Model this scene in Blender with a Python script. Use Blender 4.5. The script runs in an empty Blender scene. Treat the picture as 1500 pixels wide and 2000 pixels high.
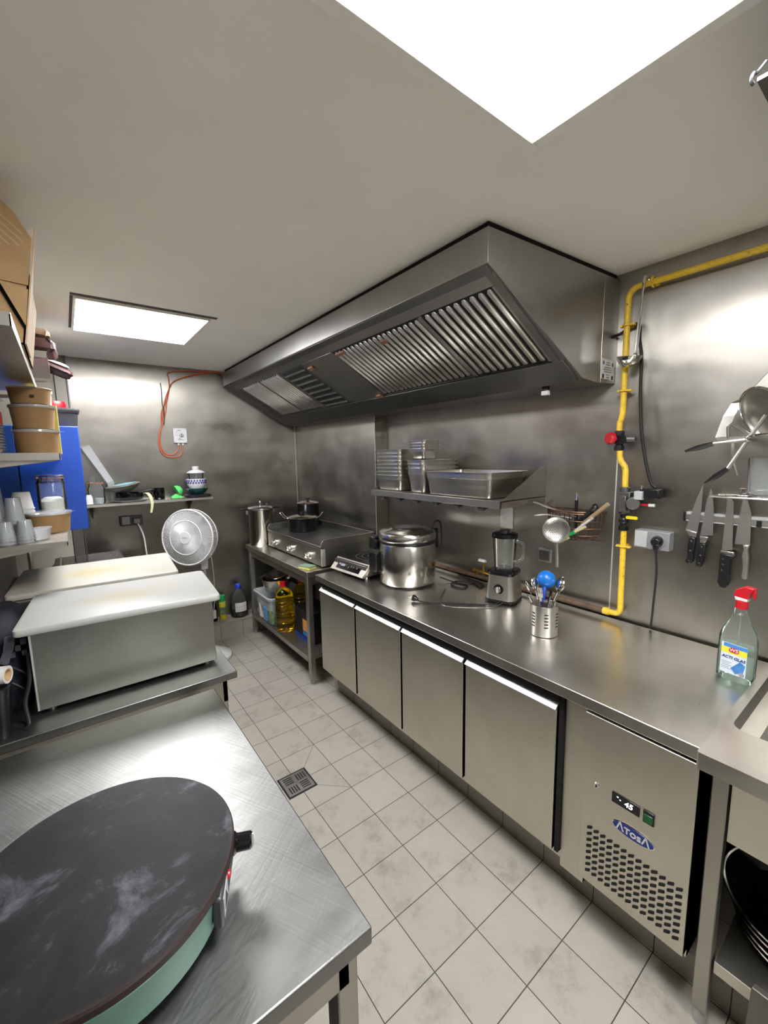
import bpy, bmesh, math, random
from mathutils import Vector, Matrix, Quaternion
random.seed(7)
SC = bpy.context.scene
COL = SC.collection
PI = math.pi

# ------------------------------------------------------------------ materials
def lin(c):
    return tuple(((v / 255) / 12.92 if v / 255 <= .04045 else ((v / 255 + .055) / 1.055) ** 2.4) for v in c)

MATS = {}
def nt_new(name):
    m = bpy.data.materials.new(name); m.use_nodes = True
    MATS[name] = m
    nt = m.node_tree
    return m, nt, nt.nodes['Principled BSDF']

def N(nt, kind, **kw):
    n = nt.nodes.new(kind)
    for k, v in kw.items():
        if k in n.inputs: n.inputs[k].default_value = v
        else: setattr(n, k, v)
    return n

def ramp(nt, fac, stops):
    r = nt.nodes.new('ShaderNodeValToRGB')
    el = r.color_ramp.elements
    while len(el) > len(stops): el.remove(el[-1])
    while len(el) < len(stops): el.new(1)
    for e, (p, c) in zip(el, stops):
        e.position = p; e.color = (*c, 1) if len(c) == 3 else c
    nt.links.new(fac, r.inputs['Fac'])
    return r

def plain(name, rgb, rough=.5, metal=0., var=.06, scale=30., bump=0., spec=.5, coat=0., tone=.66):
    """a surface of one colour with a fine mottling of its own"""
    m, nt, b = nt_new(name)
    c = tuple(v * tone for v in lin(rgb))
    tc = N(nt, 'ShaderNodeTexCoord')
    no = N(nt, 'ShaderNodeTexNoise', Scale=scale, Detail=3.)
    nt.links.new(tc.outputs['Object'], no.inputs['Vector'])
    lo = tuple(v * (1 - var) for v in c); hi = tuple(min(1, v * (1 + var)) for v in c)
    r = ramp(nt, no.outputs['Fac'], [(.3, lo), (.7, hi)])
    nt.links.new(r.outputs['Color'], b.inputs['Base Color'])
    b.inputs['Roughness'].default_value = rough
    b.inputs['Metallic'].default_value = metal
    b.inputs['Specular IOR Level'].default_value = spec
    if coat: b.inputs['Coat Weight'].default_value = coat
    if bump:
        bp = N(nt, 'ShaderNodeBump', Strength=bump, Distance=.002)
        nt.links.new(no.outputs['Fac'], bp.inputs['Height']); nt.links.new(bp.outputs['Normal'], b.inputs['Normal'])
    return m

def steel(name, rgb, rough=.3, tangent=None, aniso=0., streak=(1, 1, 1), sscale=60., rvar=.08, dirt=0., wave=0., cvar=.08, scratch=0.):
    """brushed or worn stainless steel; tangent is the world direction in which highlights spread"""
    m, nt, b = nt_new(name)
    c = lin(rgb)
    tc = N(nt, 'ShaderNodeTexCoord')
    mp = N(nt, 'ShaderNodeMapping'); mp.inputs['Scale'].default_value = streak
    nt.links.new(tc.outputs['Object'], mp.inputs['Vector'])
    no = N(nt, 'ShaderNodeTexNoise', Scale=sscale, Detail=2.5, Roughness=.5)
    nt.links.new(mp.outputs['Vector'], no.inputs['Vector'])
    cl = N(nt, 'ShaderNodeTexNoise', Scale=2.6, Detail=5., Roughness=.6)
    nt.links.new(tc.outputs['Object'], cl.inputs['Vector'])
    mx = N(nt, 'ShaderNodeMath', operation='ADD')
    hb = N(nt, 'ShaderNodeMath', operation='MULTIPLY'); hb.inputs[1].default_value = .5
    hc = N(nt, 'ShaderNodeMath', operation='MULTIPLY'); hc.inputs[1].default_value = .5
    nt.links.new(no.outputs['Fac'], hb.inputs[0]); nt.links.new(cl.outputs['Fac'], hc.inputs[0])
    nt.links.new(hb.outputs[0], mx.inputs[0]); nt.links.new(hc.outputs[0], mx.inputs[1])
    rr = N(nt, 'ShaderNodeMapRange'); rr.inputs['From Min'].default_value = .3; rr.inputs['From Max'].default_value = .7
    rr.inputs['To Min'].default_value = max(.03, rough - rvar); rr.inputs['To Max'].default_value = rough + rvar
    nt.links.new(mx.outputs[0], rr.inputs['Value']); nt.links.new(rr.outputs['Result'], b.inputs['Roughness'])
    lo = tuple(v * (1 - cvar - dirt) for v in c)
    cr = ramp(nt, cl.outputs['Fac'], [(.32, lo), (.62, c)])
    nt.links.new(cr.outputs['Color'], b.inputs['Base Color'])
    b.inputs['Metallic'].default_value = 1.
    if aniso:
        b.inputs['Anisotropic'].default_value = aniso
        v = N(nt, 'ShaderNodeCombineXYZ')
        for i in range(3): v.inputs[i].default_value = tangent[i]
        nt.links.new(v.outputs[0], b.inputs['Tangent'])
    last = None
    if scratch:      # fine crossing wipe marks
        hsum = None
        for ang_, st_ in ((.5, (220, 5, 5)), (-.9, (180, 4, 4)), (1.7, (140, 6, 6))):
            m2 = N(nt, 'ShaderNodeMapping', vector_type='TEXTURE'); m2.inputs['Rotation'].default_value = (0, 0, ang_); m2.inputs['Scale'].default_value = tuple(1 / q_ for q_ in st_)
            nt.links.new(tc.outputs['Object'], m2.inputs['Vector'])
            n2 = N(nt, 'ShaderNodeTexNoise', Scale=1., Detail=2.); nt.links.new(m2.outputs[0], n2.inputs['Vector'])
            if hsum is None: hsum = n2.outputs['Fac']
            else:
                a2 = N(nt, 'ShaderNodeMath', operation='ADD'); nt.links.new(hsum, a2.inputs[0]); nt.links.new(n2.outputs['Fac'], a2.inputs[1]); hsum = a2.outputs[0]
        b2 = N(nt, 'ShaderNodeBump', Strength=scratch, Distance=.0006); nt.links.new(hsum, b2.inputs['Height'])
        last = b2.outputs['Normal']; nt.links.new(last, b.inputs['Normal'])
    if wave:
        wv = N(nt, 'ShaderNodeTexNoise', Scale=3.5, Detail=2.)
        nt.links.new(tc.outputs['Object'], wv.inputs['Vector'])
        bp = N(nt, 'ShaderNodeBump', Strength=wave, Distance=.02)
        if last is not None: nt.links.new(last, bp.inputs['Normal'])
        nt.links.new(wv.outputs['Fac'], bp.inputs['Height']); nt.links.new(bp.outputs['Normal'], b.inputs['Normal'])
    return m

def clear(name, rgb, rough=.03, ior=1.3, milk=.06, refract=False):
    """glass and clear plastic. Thin walls: light passes straight through, a little milky body, mirror-like at grazing angles.
    refract: a solid liquid that bends light"""
    m, nt, b = nt_new(name)
    tc = N(nt, 'ShaderNodeTexCoord'); no = N(nt, 'ShaderNodeTexNoise', Scale=12.)
    nt.links.new(tc.outputs['Object'], no.inputs['Vector'])
    rr = N(nt, 'ShaderNodeMapRange'); rr.inputs['To Min'].default_value = rough; rr.inputs['To Max'].default_value = rough + .04
    nt.links.new(no.outputs['Fac'], rr.inputs['Value']); nt.links.new(rr.outputs['Result'], b.inputs['Roughness'])
    if refract:
        b.inputs['Base Color'].default_value = (*lin(rgb), 1); b.inputs['Transmission Weight'].default_value = 1.; b.inputs['IOR'].default_value = ior
        return m
    out = nt.nodes['Material Output']
    tr = N(nt, 'ShaderNodeBsdfTransparent'); tr.inputs['Color'].default_value = (*lin(rgb), 1)
    gl = N(nt, 'ShaderNodeBsdfGlossy'); gl.inputs['Color'].default_value = (1, 1, 1, 1); nt.links.new(rr.outputs['Result'], gl.inputs['Roughness'])
    df = N(nt, 'ShaderNodeBsdfDiffuse'); df.inputs['Color'].default_value = (*[v * .8 for v in lin(rgb)], 1)
    tl = N(nt, 'ShaderNodeBsdfTranslucent'); tl.inputs['Color'].default_value = (*[v * .8 for v in lin(rgb)], 1)
    dm = N(nt, 'ShaderNodeMixShader'); dm.inputs[0].default_value = .5; nt.links.new(df.outputs[0], dm.inputs[1]); nt.links.new(tl.outputs[0], dm.inputs[2])
    m1 = N(nt, 'ShaderNodeMixShader'); m1.inputs[0].default_value = milk; nt.links.new(tr.outputs[0], m1.inputs[1]); nt.links.new(dm.outputs[0], m1.inputs[2])
    fr = N(nt, 'ShaderNodeFresnel'); fr.inputs['IOR'].default_value = ior
    m2 = N(nt, 'ShaderNodeMixShader'); nt.links.new(fr.outputs[0], m2.inputs[0]); nt.links.new(m1.outputs[0], m2.inputs[1]); nt.links.new(gl.outputs[0], m2.inputs[2])
    nt.links.new(m2.outputs[0], out.inputs['Surface'])
    return m

def glow(name, rgb, strength):
    m, nt, b = nt_new(name)
    b.inputs['Base Color'].default_value = (*lin(rgb), 1)
    b.inputs['Emission Color'].default_value = (*lin(rgb), 1)
    b.inputs['Emission Strength'].default_value = strength
    return m

WALLC = (170, 167, 157)
steel('steel_wall_side', (172, 168, 158), .42, (0, 1, 0), .72, (1, .16, 1.), 6, .16, .14, .2, .1)
steel('steel_wall_back', (164, 160, 150), .38, (1, 0, 0), .75, (.16, 1, 1.), 6, .16, .14, .2, .1)
steel('steel_apron', (232, 228, 214), .45, None, 0, (1, 1, .3), 12, .03, .05)
steel('steel_top', (212, 209, 200), .31, None, 0, (1, .3, 1), 5, .05, .08, .01, .12, .18)
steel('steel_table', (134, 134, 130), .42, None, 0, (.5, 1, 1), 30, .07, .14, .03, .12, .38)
steel('steel_front', (212, 208, 194), .42, (0, 1, 0), .5, (1, 1, .3), 12, .03, .05)
steel('steel_box', (170, 171, 162), .38, (1, 0, 0), .55, (.1, 1, 1), 12, .03, .1, .06, .1)
steel('steel_frame', (176, 173, 163), .38, None, 0, (1, 1, .3), 12, .04, .1)
steel('steel_hood', (164, 163, 159), .36, (0, 1, 0), .5, (1, .15, 1), 10, .04, .08, .05)
steel('steel_hood_dark', (128, 127, 123), .36, None, 0, (1, .15, 1), 10, .04, .12, .03)
steel('steel_baffle', (226, 225, 220), .3, None, 0, (1, 1, 1), 10, .03, .06)
steel('steel_pan', (204, 201, 193), .30, None, 0, (1, 1, 1), 9, .03, .04)
steel('steel_pot', (205, 202, 194), .21, None, 0, (1, 1, .2), 10, .03, .05)
steel('chrome', (225, 223, 218), .12, None, 0, (1, 1, 1), 10, .02)
steel('steel_knife', (188, 186, 180), .36, None, 0, (1, 1, .2), 10, .03, .05)
steel('steel_dull', (126, 123, 115), .48, None, 0, (1, 1, 1), 10, .05, .2)
steel('iron_grey', (120, 118, 114), .5, None, 0, (1, 1, 1), 14, .05, .2)
steel('rusty_wire', (120, 92, 76), .45, None, 0, (1, 1, 1), 60, .1, .3)
steel('brass', (190, 150, 70), .35, None, 0, (1, 1, 1), 60, .1, .2)
steel('steel_bright_lip', (232, 230, 224), .5, None, 0, (1, 1, 1), 10, .03)
plain('ceiling_paint', (246, 242, 230), .9, var=.03, scale=2.5, bump=.05, tone=1.)
plain('cream_wall', (205, 198, 178), .8, var=.04, scale=3)
plain('grey_wall', (150, 146, 138), .75, var=.04, scale=3)
plain('white_plastic', (232, 231, 227), .4, var=.02)
plain('white_board', (226, 228, 224), .5, var=.04, scale=8, bump=.05)
plain('black_plastic', (22, 22, 23), .35, var=.1)
plain('black_rubber', (14, 14, 14), .6, var=.1)
plain('black_gloss', (12, 12, 13), .12, var=.1)
plain('black_glass', (16, 16, 18), .06, var=.1)
plain('dark_void', (10, 10, 10), .8, var=.1)
plain('grey_plastic', (150, 152, 150), .45, var=.03)
plain('light_grey_plastic', (196, 198, 194), .45, var=.03)
plain('dark_grey_plastic', (66, 68, 68), .35, var=.06)
plain('hob_ring', (120, 120, 122), .3)
plain('kraft', (184, 144, 94), .75, var=.07, scale=14)
plain('kraft_rim', (214, 196, 168), .7, var=.05)
plain('cardboard', (200, 164, 116), .85, var=.07, scale=18, tone=.85)
plain('cardboard_edge', (220, 190, 148), .85, var=.07, tone=.85)
plain('blue_panel', (14, 80, 196), .4, var=.07, scale=7)
plain('blue_panel_dark', (24, 74, 160), .45, var=.07, scale=7)
plain('blue_line', (12, 24, 70), .5)
plain('red_plastic', (206, 24, 40), .35, var=.05)
plain('blue_plastic', (14, 118, 210), .35, var=.05)
plain('deep_blue', (18, 62, 160), .4, var=.05)
plain('blue_cap', (30, 70, 200), .4, var=.05)
plain('navy_cloth', (18, 21, 34), .9, var=.4, scale=45)
plain('navy_gloss', (5, 6, 22), .6, var=.4, scale=18, spec=.08)
plain('strap_grey', (84, 84, 92), .8, var=.1)
plain('green_plastic', (34, 170, 84), .4, var=.05)
plain('lime_plastic', (104, 226, 120), .45, var=.05)
plain('yellow_label', (226, 206, 60), .5, var=.2, scale=60)
plain('yellow_paper', (236, 224, 120), .7, var=.1)
plain('white_paper', (236, 234, 228), .8, var=.03)
plain('griddle_iron', (52, 51, 49), .42, 0., .25, 9.)
plain('lamp_white', (246, 243, 234), .5, var=.02, tone=1.)
plain('cutout_grey', (96, 92, 84), .8)
plain('seal_pink', (176, 128, 110), .5)
plain('ink', (40, 40, 46), .8)
plain('ink_light', (160, 162, 168), .8)
plain('brown_wrap', (62, 27, 22), .5, var=.45, scale=22, bump=.4)
plain('brown_bag', (112, 86, 58), .8, var=.15, scale=12)
plain('brown_tape', (150, 104, 70), .6, var=.2)
plain('yellow_lever', (250, 226, 20), .4, var=.04)
plain('orange_cable', (226, 112, 66), .5, var=.06)
plain('rusty_paint', (108, 84, 62), .55, var=.35, scale=40, bump=.2)
plain('green_enamel', (104, 146, 128), .45, var=.05, scale=10)
plain('dark_enamel', (24, 26, 26), .22, var=.1)
plain('teal_bowl', (28, 88, 84), .3, var=.08)
plain('china_white', (236, 236, 236), .25, var=.02)
plain('china_blue', (40, 52, 140), .3, var=.05)
plain('glazed_blue', (110, 180, 196), .3, var=.12, scale=40)
plain('olive_bowl', (120, 122, 104), .4, var=.1)
plain('sponge_yellow', (228, 220, 120), .9, var=.1, scale=90, bump=.4)
plain('sponge_green', (128, 156, 128), .95, var=.15, scale=90, bump=.4)
plain('wood', (176, 150, 110), .7, var=.15, scale=30)
plain('cream_plastic', (228, 216, 160), .5, var=.05)
plain('tile_beige', (170, 160, 146), .5, var=.05, scale=12)
plain('banana_peel', (226, 222, 170), .6, var=.08)
plain('purple_film', (150, 60, 150), .3, var=.2)
plain('sugar', (242, 240, 234), .95, var=.02, tone=.95)
plain('soy', (18, 12, 10), .2, var=.1)
plain('frost_grey', (150, 152, 154), .4, var=.05)
plain('salad', (120, 140, 100), .6, var=.5, scale=26)
plain('orange_art', (236, 160, 70), .5, var=.25, scale=40)
plain('azure_art', (40, 130, 200), .5, var=.1)
plain('label_blue', (70, 140, 210), .5, var=.25, scale=50)
plain('label_white', (226, 236, 242), .5, var=.03)
plain('label_yellow', (244, 236, 50), .5, var=.03)
plain('badge_blue', (24, 52, 132), .3, var=.04)
plain('switch_green', (10, 90, 44), .25, var=.15)
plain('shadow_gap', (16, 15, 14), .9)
clear('glass', (251, 253, 252), .01, 1.2, .05)
clear('clear_plastic', (250, 252, 251), .05, 1.25, .14)
clear('frosted_plastic', (246, 248, 247), .25, 1.35, .5)
clear('cup_plastic', (250, 252, 252), .1, 1.4, .42)
clear('crate_plastic', (246, 252, 250), .2, 1.3, .66)
clear('bottle_plastic', (249, 252, 250), .03, 1.22, .05)
clear('oil', (238, 190, 24), .02, 1.33, 0, True)
clear('cleaner', (228, 243, 236), .02, 1.33, .22)
glow('panel_glow', (250, 250, 255), 9.)
glow('digit_glow', (235, 245, 255), .35)

# yellow gas pipe paint with worn spots
m, nt, b = nt_new('gas_yellow')
tc = N(nt, 'ShaderNodeTexCoord'); no = N(nt, 'ShaderNodeTexNoise', Scale=70., Detail=4., Roughness=.7)
nt.links.new(tc.outputs['Object'], no.inputs['Vector'])
r = ramp(nt, no.outputs['Fac'], [(.30, lin((60, 48, 24))), (.37, lin((206, 166, 40))), (.7, lin((232, 196, 58)))])
nt.links.new(r.outputs['Color'], b.inputs['Base Color']); b.inputs['Roughness'].default_value = .45

# worn cutting board: white plastic with a yellowed, knife-scored middle
def board_mat(name, base, stain, cx, cy, sx, sy, amount):
    m, nt, b = nt_new(name)
    tc = N(nt, 'ShaderNodeTexCoord')
    mp = N(nt, 'ShaderNodeMapping'); mp.inputs['Location'].default_value = (-cx / sx, -cy / sy, 0); mp.inputs['Scale'].default_value = (1 / sx, 1 / sy, 1)
    nt.links.new(tc.outputs['Object'], mp.inputs['Vector'])
    sep = N(nt, 'ShaderNodeSeparateXYZ'); nt.links.new(mp.outputs[0], sep.inputs[0])
    cmb = N(nt, 'ShaderNodeCombineXYZ'); nt.links.new(sep.outputs[0], cmb.inputs[0]); nt.links.new(sep.outputs[1], cmb.inputs[1])
    ln = N(nt, 'ShaderNodeVectorMath', operation='LENGTH'); nt.links.new(cmb.outputs[0], ln.inputs[0])
    no = N(nt, 'ShaderNodeTexNoise', Scale=14., Detail=6., Roughness=.7); nt.links.new(tc.outputs['Object'], no.inputs['Vector'])
    ad = N(nt, 'ShaderNodeMath', operation='MULTIPLY_ADD'); ad.inputs[1].default_value = .9
    nt.links.new(no.outputs['Fac'], ad.inputs[0]); nt.links.new(ln.outputs['Value'], ad.inputs[2])
    r = ramp(nt, ad.outputs[0], [(.55, tuple(a * amount + bb * (1 - amount) for a, bb in zip(lin(stain), lin(base)))), (1., lin(base))])
    nt.links.new(r.outputs['Color'], b.inputs['Base Color']); b.inputs['Roughness'].default_value = .5
    bp = N(nt, 'ShaderNodeBump', Strength=.1, Distance=.001)
    nt.links.new(no.outputs['Fac'], bp.inputs['Height']); nt.links.new(bp.outputs['Normal'], b.inputs['Normal'])
board_mat('board_front', (160, 160, 153), (158, 151, 126), 0, 0, .36, .2, .9)
board_mat('board_rear', (164, 162, 148), (166, 152, 112), -.02, 0, .36, .22, .8)

# crepe griddle plate: dark cast iron with pale scorch marks and a rusty rim
m, nt, b = nt_new('cast_plate')
tc = N(nt, 'ShaderNodeTexCoord'); no = N(nt, 'ShaderNodeTexNoise', Scale=7., Detail=8., Roughness=.72, Distortion=.5)
nt.links.new(tc.outputs['Object'], no.inputs['Vector'])
r = ramp(nt, no.outputs['Fac'], [(.42, lin((14, 13, 13))), (.54, lin((23, 22, 23))), (.68, lin((78, 77, 82)))])
ln = N(nt, 'ShaderNodeVectorMath', operation='LENGTH'); nt.links.new(tc.outputs['Object'], ln.inputs[0])
r2 = ramp(nt, ln.outputs['Value'], [(.193, (0, 0, 0)), (.205, (1, 1, 1))])
mxc = N(nt, 'ShaderNodeMixRGB'); mxc.inputs['Color2'].default_value = (*lin((46, 33, 28)), 1)
nt.links.new(r2.outputs['Color'], mxc.inputs['Fac']); nt.links.new(r.outputs['Color'], mxc.inputs['Color1'])
nt.links.new(mxc.outputs['Color'], b.inputs['Base Color']); b.inputs['Roughness'].default_value = .5
b.inputs['Specular IOR Level'].default_value = .2

# ceramic floor tiles on a 20 cm grid with dark joints; the two cuts that run from the drain to the tile corners are joints too
def tile_mat(name, rgb1, rgb2, cuts=()):
    m, nt, b = nt_new(name)
    ge = N(nt, 'ShaderNodeNewGeometry')
    br = N(nt, 'ShaderNodeTexBrick'); br.offset = 0.; br.squash = 1.
    for k, v in {'Scale': 1., 'Mortar Size': .0017, 'Mortar Smooth': .1, 'Bias': 0., 'Brick Width': .2, 'Row Height': .2}.items(): br.inputs[k].default_value = v
    br.inputs['Color1'].default_value = (*lin(rgb1), 1); br.inputs['Color2'].default_value = (*lin(rgb2), 1)
    br.inputs['Mortar'].default_value = (*lin((52, 46, 40)), 1)
    nt.links.new(ge.outputs['Position'], br.inputs['Vector'])
    no = N(nt, 'ShaderNodeTexNoise', Scale=5., Detail=8., Roughness=.75); nt.links.new(ge.outputs['Position'], no.inputs['Vector'])
    rr = ramp(nt, no.outputs['Fac'], [(.33, (.45, .43, .41)), (.47, (.93, .93, .92)), (.7, (1.06, 1.05, 1.03))])
    mu = N(nt, 'ShaderNodeMixRGB', blend_type='MULTIPLY'); mu.inputs['Fac'].default_value = .6
    nt.links.new(br.outputs['Color'], mu.inputs['Color1']); nt.links.new(rr.outputs['Color'], mu.inputs['Color2'])
    last = mu.outputs['Color']
    for (ax, ay), (bx_, by_) in cuts:
        d = Vector((bx_ - ax, by_ - ay)); L = d.length; d.normalize()
        sb = N(nt, 'ShaderNodeVectorMath', operation='SUBTRACT'); sb.inputs[1].default_value = (ax, ay, 0); nt.links.new(ge.outputs['Position'], sb.inputs[0])
        d1 = N(nt, 'ShaderNodeVectorMath', operation='DOT_PRODUCT'); d1.inputs[1].default_value = (-d.y, d.x, 0); nt.links.new(sb.outputs[0], d1.inputs[0])
        d2 = N(nt, 'ShaderNodeVectorMath', operation='DOT_PRODUCT'); d2.inputs[1].default_value = (d.x, d.y, 0); nt.links.new(sb.outputs[0], d2.inputs[0])
        ab = N(nt, 'ShaderNodeMath', operation='ABSOLUTE'); nt.links.new(d1.outputs['Value'], ab.inputs[0])
        lt = N(nt, 'ShaderNodeMath', operation='LESS_THAN'); lt.inputs[1].default_value = .0011; nt.links.new(ab.outputs[0], lt.inputs[0])
        g0 = N(nt, 'ShaderNodeMath', operation='GREATER_THAN'); g0.inputs[1].default_value = 0; nt.links.new(d2.outputs['Value'], g0.inputs[0])
        g1 = N(nt, 'ShaderNodeMath', operation='LESS_THAN'); g1.inputs[1].default_value = L; nt.links.new(d2.outputs['Value'], g1.inputs[0])
        a1 = N(nt, 'ShaderNodeMath', operation='MULTIPLY'); nt.links.new(lt.outputs[0], a1.inputs[0]); nt.links.new(g0.outputs[0], a1.inputs[1])
        a2 = N(nt, 'ShaderNodeMath', operation='MULTIPLY'); nt.links.new(a1.outputs[0], a2.inputs[0]); nt.links.new(g1.outputs[0], a2.inputs[1])
        mm = N(nt, 'ShaderNodeMixRGB'); mm.inputs['Color2'].default_value = (*lin((70, 62, 54)), 1)
        nt.links.new(a2.outputs[0], mm.inputs['Fac']); nt.links.new(last, mm.inputs['Color1']); last = mm.outputs['Color']
    nt.links.new(last, b.inputs['Base Color'])
    rg = N(nt, 'ShaderNodeMapRange'); rg.inputs['To Min'].default_value = .38; rg.inputs['To Max'].default_value = .6
    nt.links.new(no.outputs['Fac'], rg.inputs['Value']); nt.links.new(rg.outputs['Result'], b.inputs['Roughness'])
    bp = N(nt, 'ShaderNodeBump', Strength=.25, Distance=.001, invert=True)
    nt.links.new(br.outputs['Fac'], bp.inputs['Height']); nt.links.new(bp.outputs['Normal'], b.inputs['Normal'])
tile_mat('floor_tiles', (150, 145, 134), (145, 140, 129), [((-.126, .268), (0, .4)), ((-.125, .12), (0, 0))])

# ------------------------------------------------------------------ geometry
class MB:
    def __init__(s): s.v = []; s.f = []
    def add(s, vs, fs):
        o = len(s.v); s.v += [tuple(v) for v in vs]; s.f += [tuple(i + o for i in f) for f in fs]; return s
    def box(s, x0, y0, z0, x1, y1, z1):
        x0, x1 = sorted((x0, x1)); y0, y1 = sorted((y0, y1)); z0, z1 = sorted((z0, z1))
        return s.add([(x0, y0, z0), (x1, y0, z0), (x1, y1, z0), (x0, y1, z0), (x0, y0, z1), (x1, y0, z1), (x1, y1, z1), (x0, y1, z1)],
                     [(3, 2, 1, 0), (4, 5, 6, 7), (0, 1, 5, 4), (1, 2, 6, 5), (2, 3, 7, 6), (3, 0, 4, 7)])
    def hexa(s, a, b):
        """two quads (same order) joined into a solid"""
        vs = list(a) + list(b); n = len(a)
        return s.add(vs, [tuple(range(n))[::-1], tuple(range(n, 2 * n))] + [(i, (i + 1) % n, n + (i + 1) % n, n + i) for i in range(n)])
    def obox(s, c, ax, ay, az):
        """oriented box: centre and three half-axis vectors"""
        c, ax, ay, az = map(Vector, (c, ax, ay, az))
        q = [(-1, -1), (1, -1), (1, 1), (-1, 1)]
        return s.hexa([c + ax * i + ay * j - az for i, j in q], [c + ax * i + ay * j + az for i, j in q])
    def ring(s, c, u, w, r, n):
        return [c + (u * math.cos(2 * PI * i / n) + w * math.sin(2 * PI * i / n)) * r for i in range(n)]
    def tube(s, pts, r, n=10, cap=True, closed=False):
        pts = [Vector(p) for p in pts]; rs = r if isinstance(r, (list, tuple)) else [r] * len(pts)
        k = len(pts); up = None; vs = []
        for i, p in enumerate(pts):
            a = pts[(i - 1) % k] if (closed or i) else p; c = pts[(i + 1) % k] if (closed or i < k - 1) else p
            t = (c - a).normalized()
            if up is None: up = t.orthogonal().normalized()
            u = (up - t * up.dot(t));
            u = u.normalized() if u.length > 1e-6 else t.orthogonal().normalized()
            up = u; w = t.cross(u)
            vs += s.ring(p, u, w, rs[i], n)
        fs = []
        for i in range(k if closed else k - 1):
            j = (i + 1) % k
            fs += [(i * n + a, i * n + (a + 1) % n, j * n + (a + 1) % n, j * n + a) for a in range(n)]
        if cap and not closed: fs += [tuple(range(n))[::-1], tuple(range((k - 1) * n, k * n))]
        return s.add(vs, fs)
    def cyl(s, p0, p1, r0, r1=None, n=24):
        return s.tube([p0, p1], [r0, r0 if r1 is None else r1], n)
    def lathe(s, c, prof, n=40, axis=(0, 0, 1), sx=1., sy=1., rot=0.):
        """profile of (radius, height) spun round an axis through c; a closed outline makes a solid wall"""
        c = Vector(c); z = Vector(axis).normalized()
        u = Vector((1, 0, 0)) if abs(z.x) < .9 else Vector((0, 1, 0)); u = (u - z * u.dot(z)).normalized(); w = z.cross(u)
        vs = []; fs = []; rows = []
        for (r, h) in prof:
            if r < 1e-6: rows.append([len(vs)]); vs.append(c + z * h)
            else:
                rows.append(list(range(len(vs), len(vs) + n)))
                for i in range(n):
                    a = 2 * PI * i / n
                    x, y = r * math.cos(a) * sx, r * math.sin(a) * sy
                    x, y = x * math.cos(rot) - y * math.sin(rot), x * math.sin(rot) + y * math.cos(rot)
                    vs.append(c + u * x + w * y + z * h)
        for A, B in zip(rows, rows[1:]):
            for i in range(n):
                j = (i + 1) % n
                if len(A) == 1 and len(B) == 1: continue
                if len(A) == 1: fs.append((A[0], B[j], B[i]))
                elif len(B) == 1: fs.append((A[i], A[j], B[0]))
                else: fs.append((A[i], A[j], B[j], B[i]))
        return s.add(vs, fs)
    def prism(s, poly, axis, a0, a1):
        """outline in the plane across axis (0,1,2), from a0 to a1; a0/a1 may be functions of the outline point"""
        def P(p, a):
            a = a(p) if callable(a) else a
            l = list(p); l.insert(axis, a); return tuple(l)
        return s.hexa([P(p, a0) for p in poly], [P(p, a1) for p in poly])
    def rbox(s, x0, y0, x1, y1, levels, rad=.02, k=5, cap0=True, cap1=True):
        """stack of rounded rectangles: levels = [(z, inset)...]"""
        vs = []; rows = []
        for z, ins in levels:
            a0, b0, a1, b1 = x0 + ins, y0 + ins, x1 - ins, y1 - ins
            r = max(.001, min(rad - ins * .3 if ins > 0 else rad - ins, (a1 - a0) / 2, (b1 - b0) / 2)); ids = []
            for (cx, cy, st) in ((a1 - r, b1 - r, 0), (a0 + r, b1 - r, 1), (a0 + r, b0 + r, 2), (a1 - r, b0 + r, 3)):
                for i in range(k + 1):
                    a = (st + i / k) * PI / 2
                    ids.append(len(vs)); vs.append((cx + r * math.cos(a), cy + r * math.sin(a), z))
            rows.append(ids)
        fs = []; n = len(rows[0])
        for A, B in zip(rows, rows[1:]): fs += [(A[i], A[(i + 1) % n], B[(i + 1) % n], B[i]) for i in range(n)]
        if cap0: fs.append(tuple(rows[0][::-1]))
        if cap1: fs.append(tuple(rows[-1]))
        return s.add(vs, fs)
    def ball(s, c, r, n=20, m=12, sz=1.):
        return s.lathe(c, [(r * math.sin(PI * i / m), -r * sz * math.cos(PI * i / m)) for i in range(m + 1)], n)
    def build(s, name, mat, parent=None, bevel=0., smooth=True, angle=35, seg=2, local=False):
        me = bpy.data.meshes.new(name)
        vs = s.v
        if parent is not None and not local:
            inv = world(parent).inverted(); vs = [inv @ Vector(v) for v in vs]
        me.from_pydata([tuple(v) for v in vs], [], s.f)
        bm = bmesh.new(); bm.from_mesh(me); bmesh.ops.recalc_face_normals(bm, faces=bm.faces); bm.to_mesh(me); bm.free()
        if smooth:
            me.polygons.foreach_set('use_smooth', [True] * len(me.polygons))
            me.set_sharp_from_angle(angle=math.radians(angle))
        me.materials.append(MATS[mat])
        o = bpy.data.objects.new(name, me); COL.objects.link(o)
        if parent is not None: o.parent = parent
        if bevel:
            md = o.modifiers.new('edge', 'BEVEL'); md.width = bevel; md.segments = seg; md.limit_method = 'ANGLE'; md.angle_limit = math.radians(40)
        return o

def world(o):
    m = Matrix.LocRotScale(o.location, o.rotation_euler, o.scale)
    return world(o.parent) @ m if o.parent else m

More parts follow.
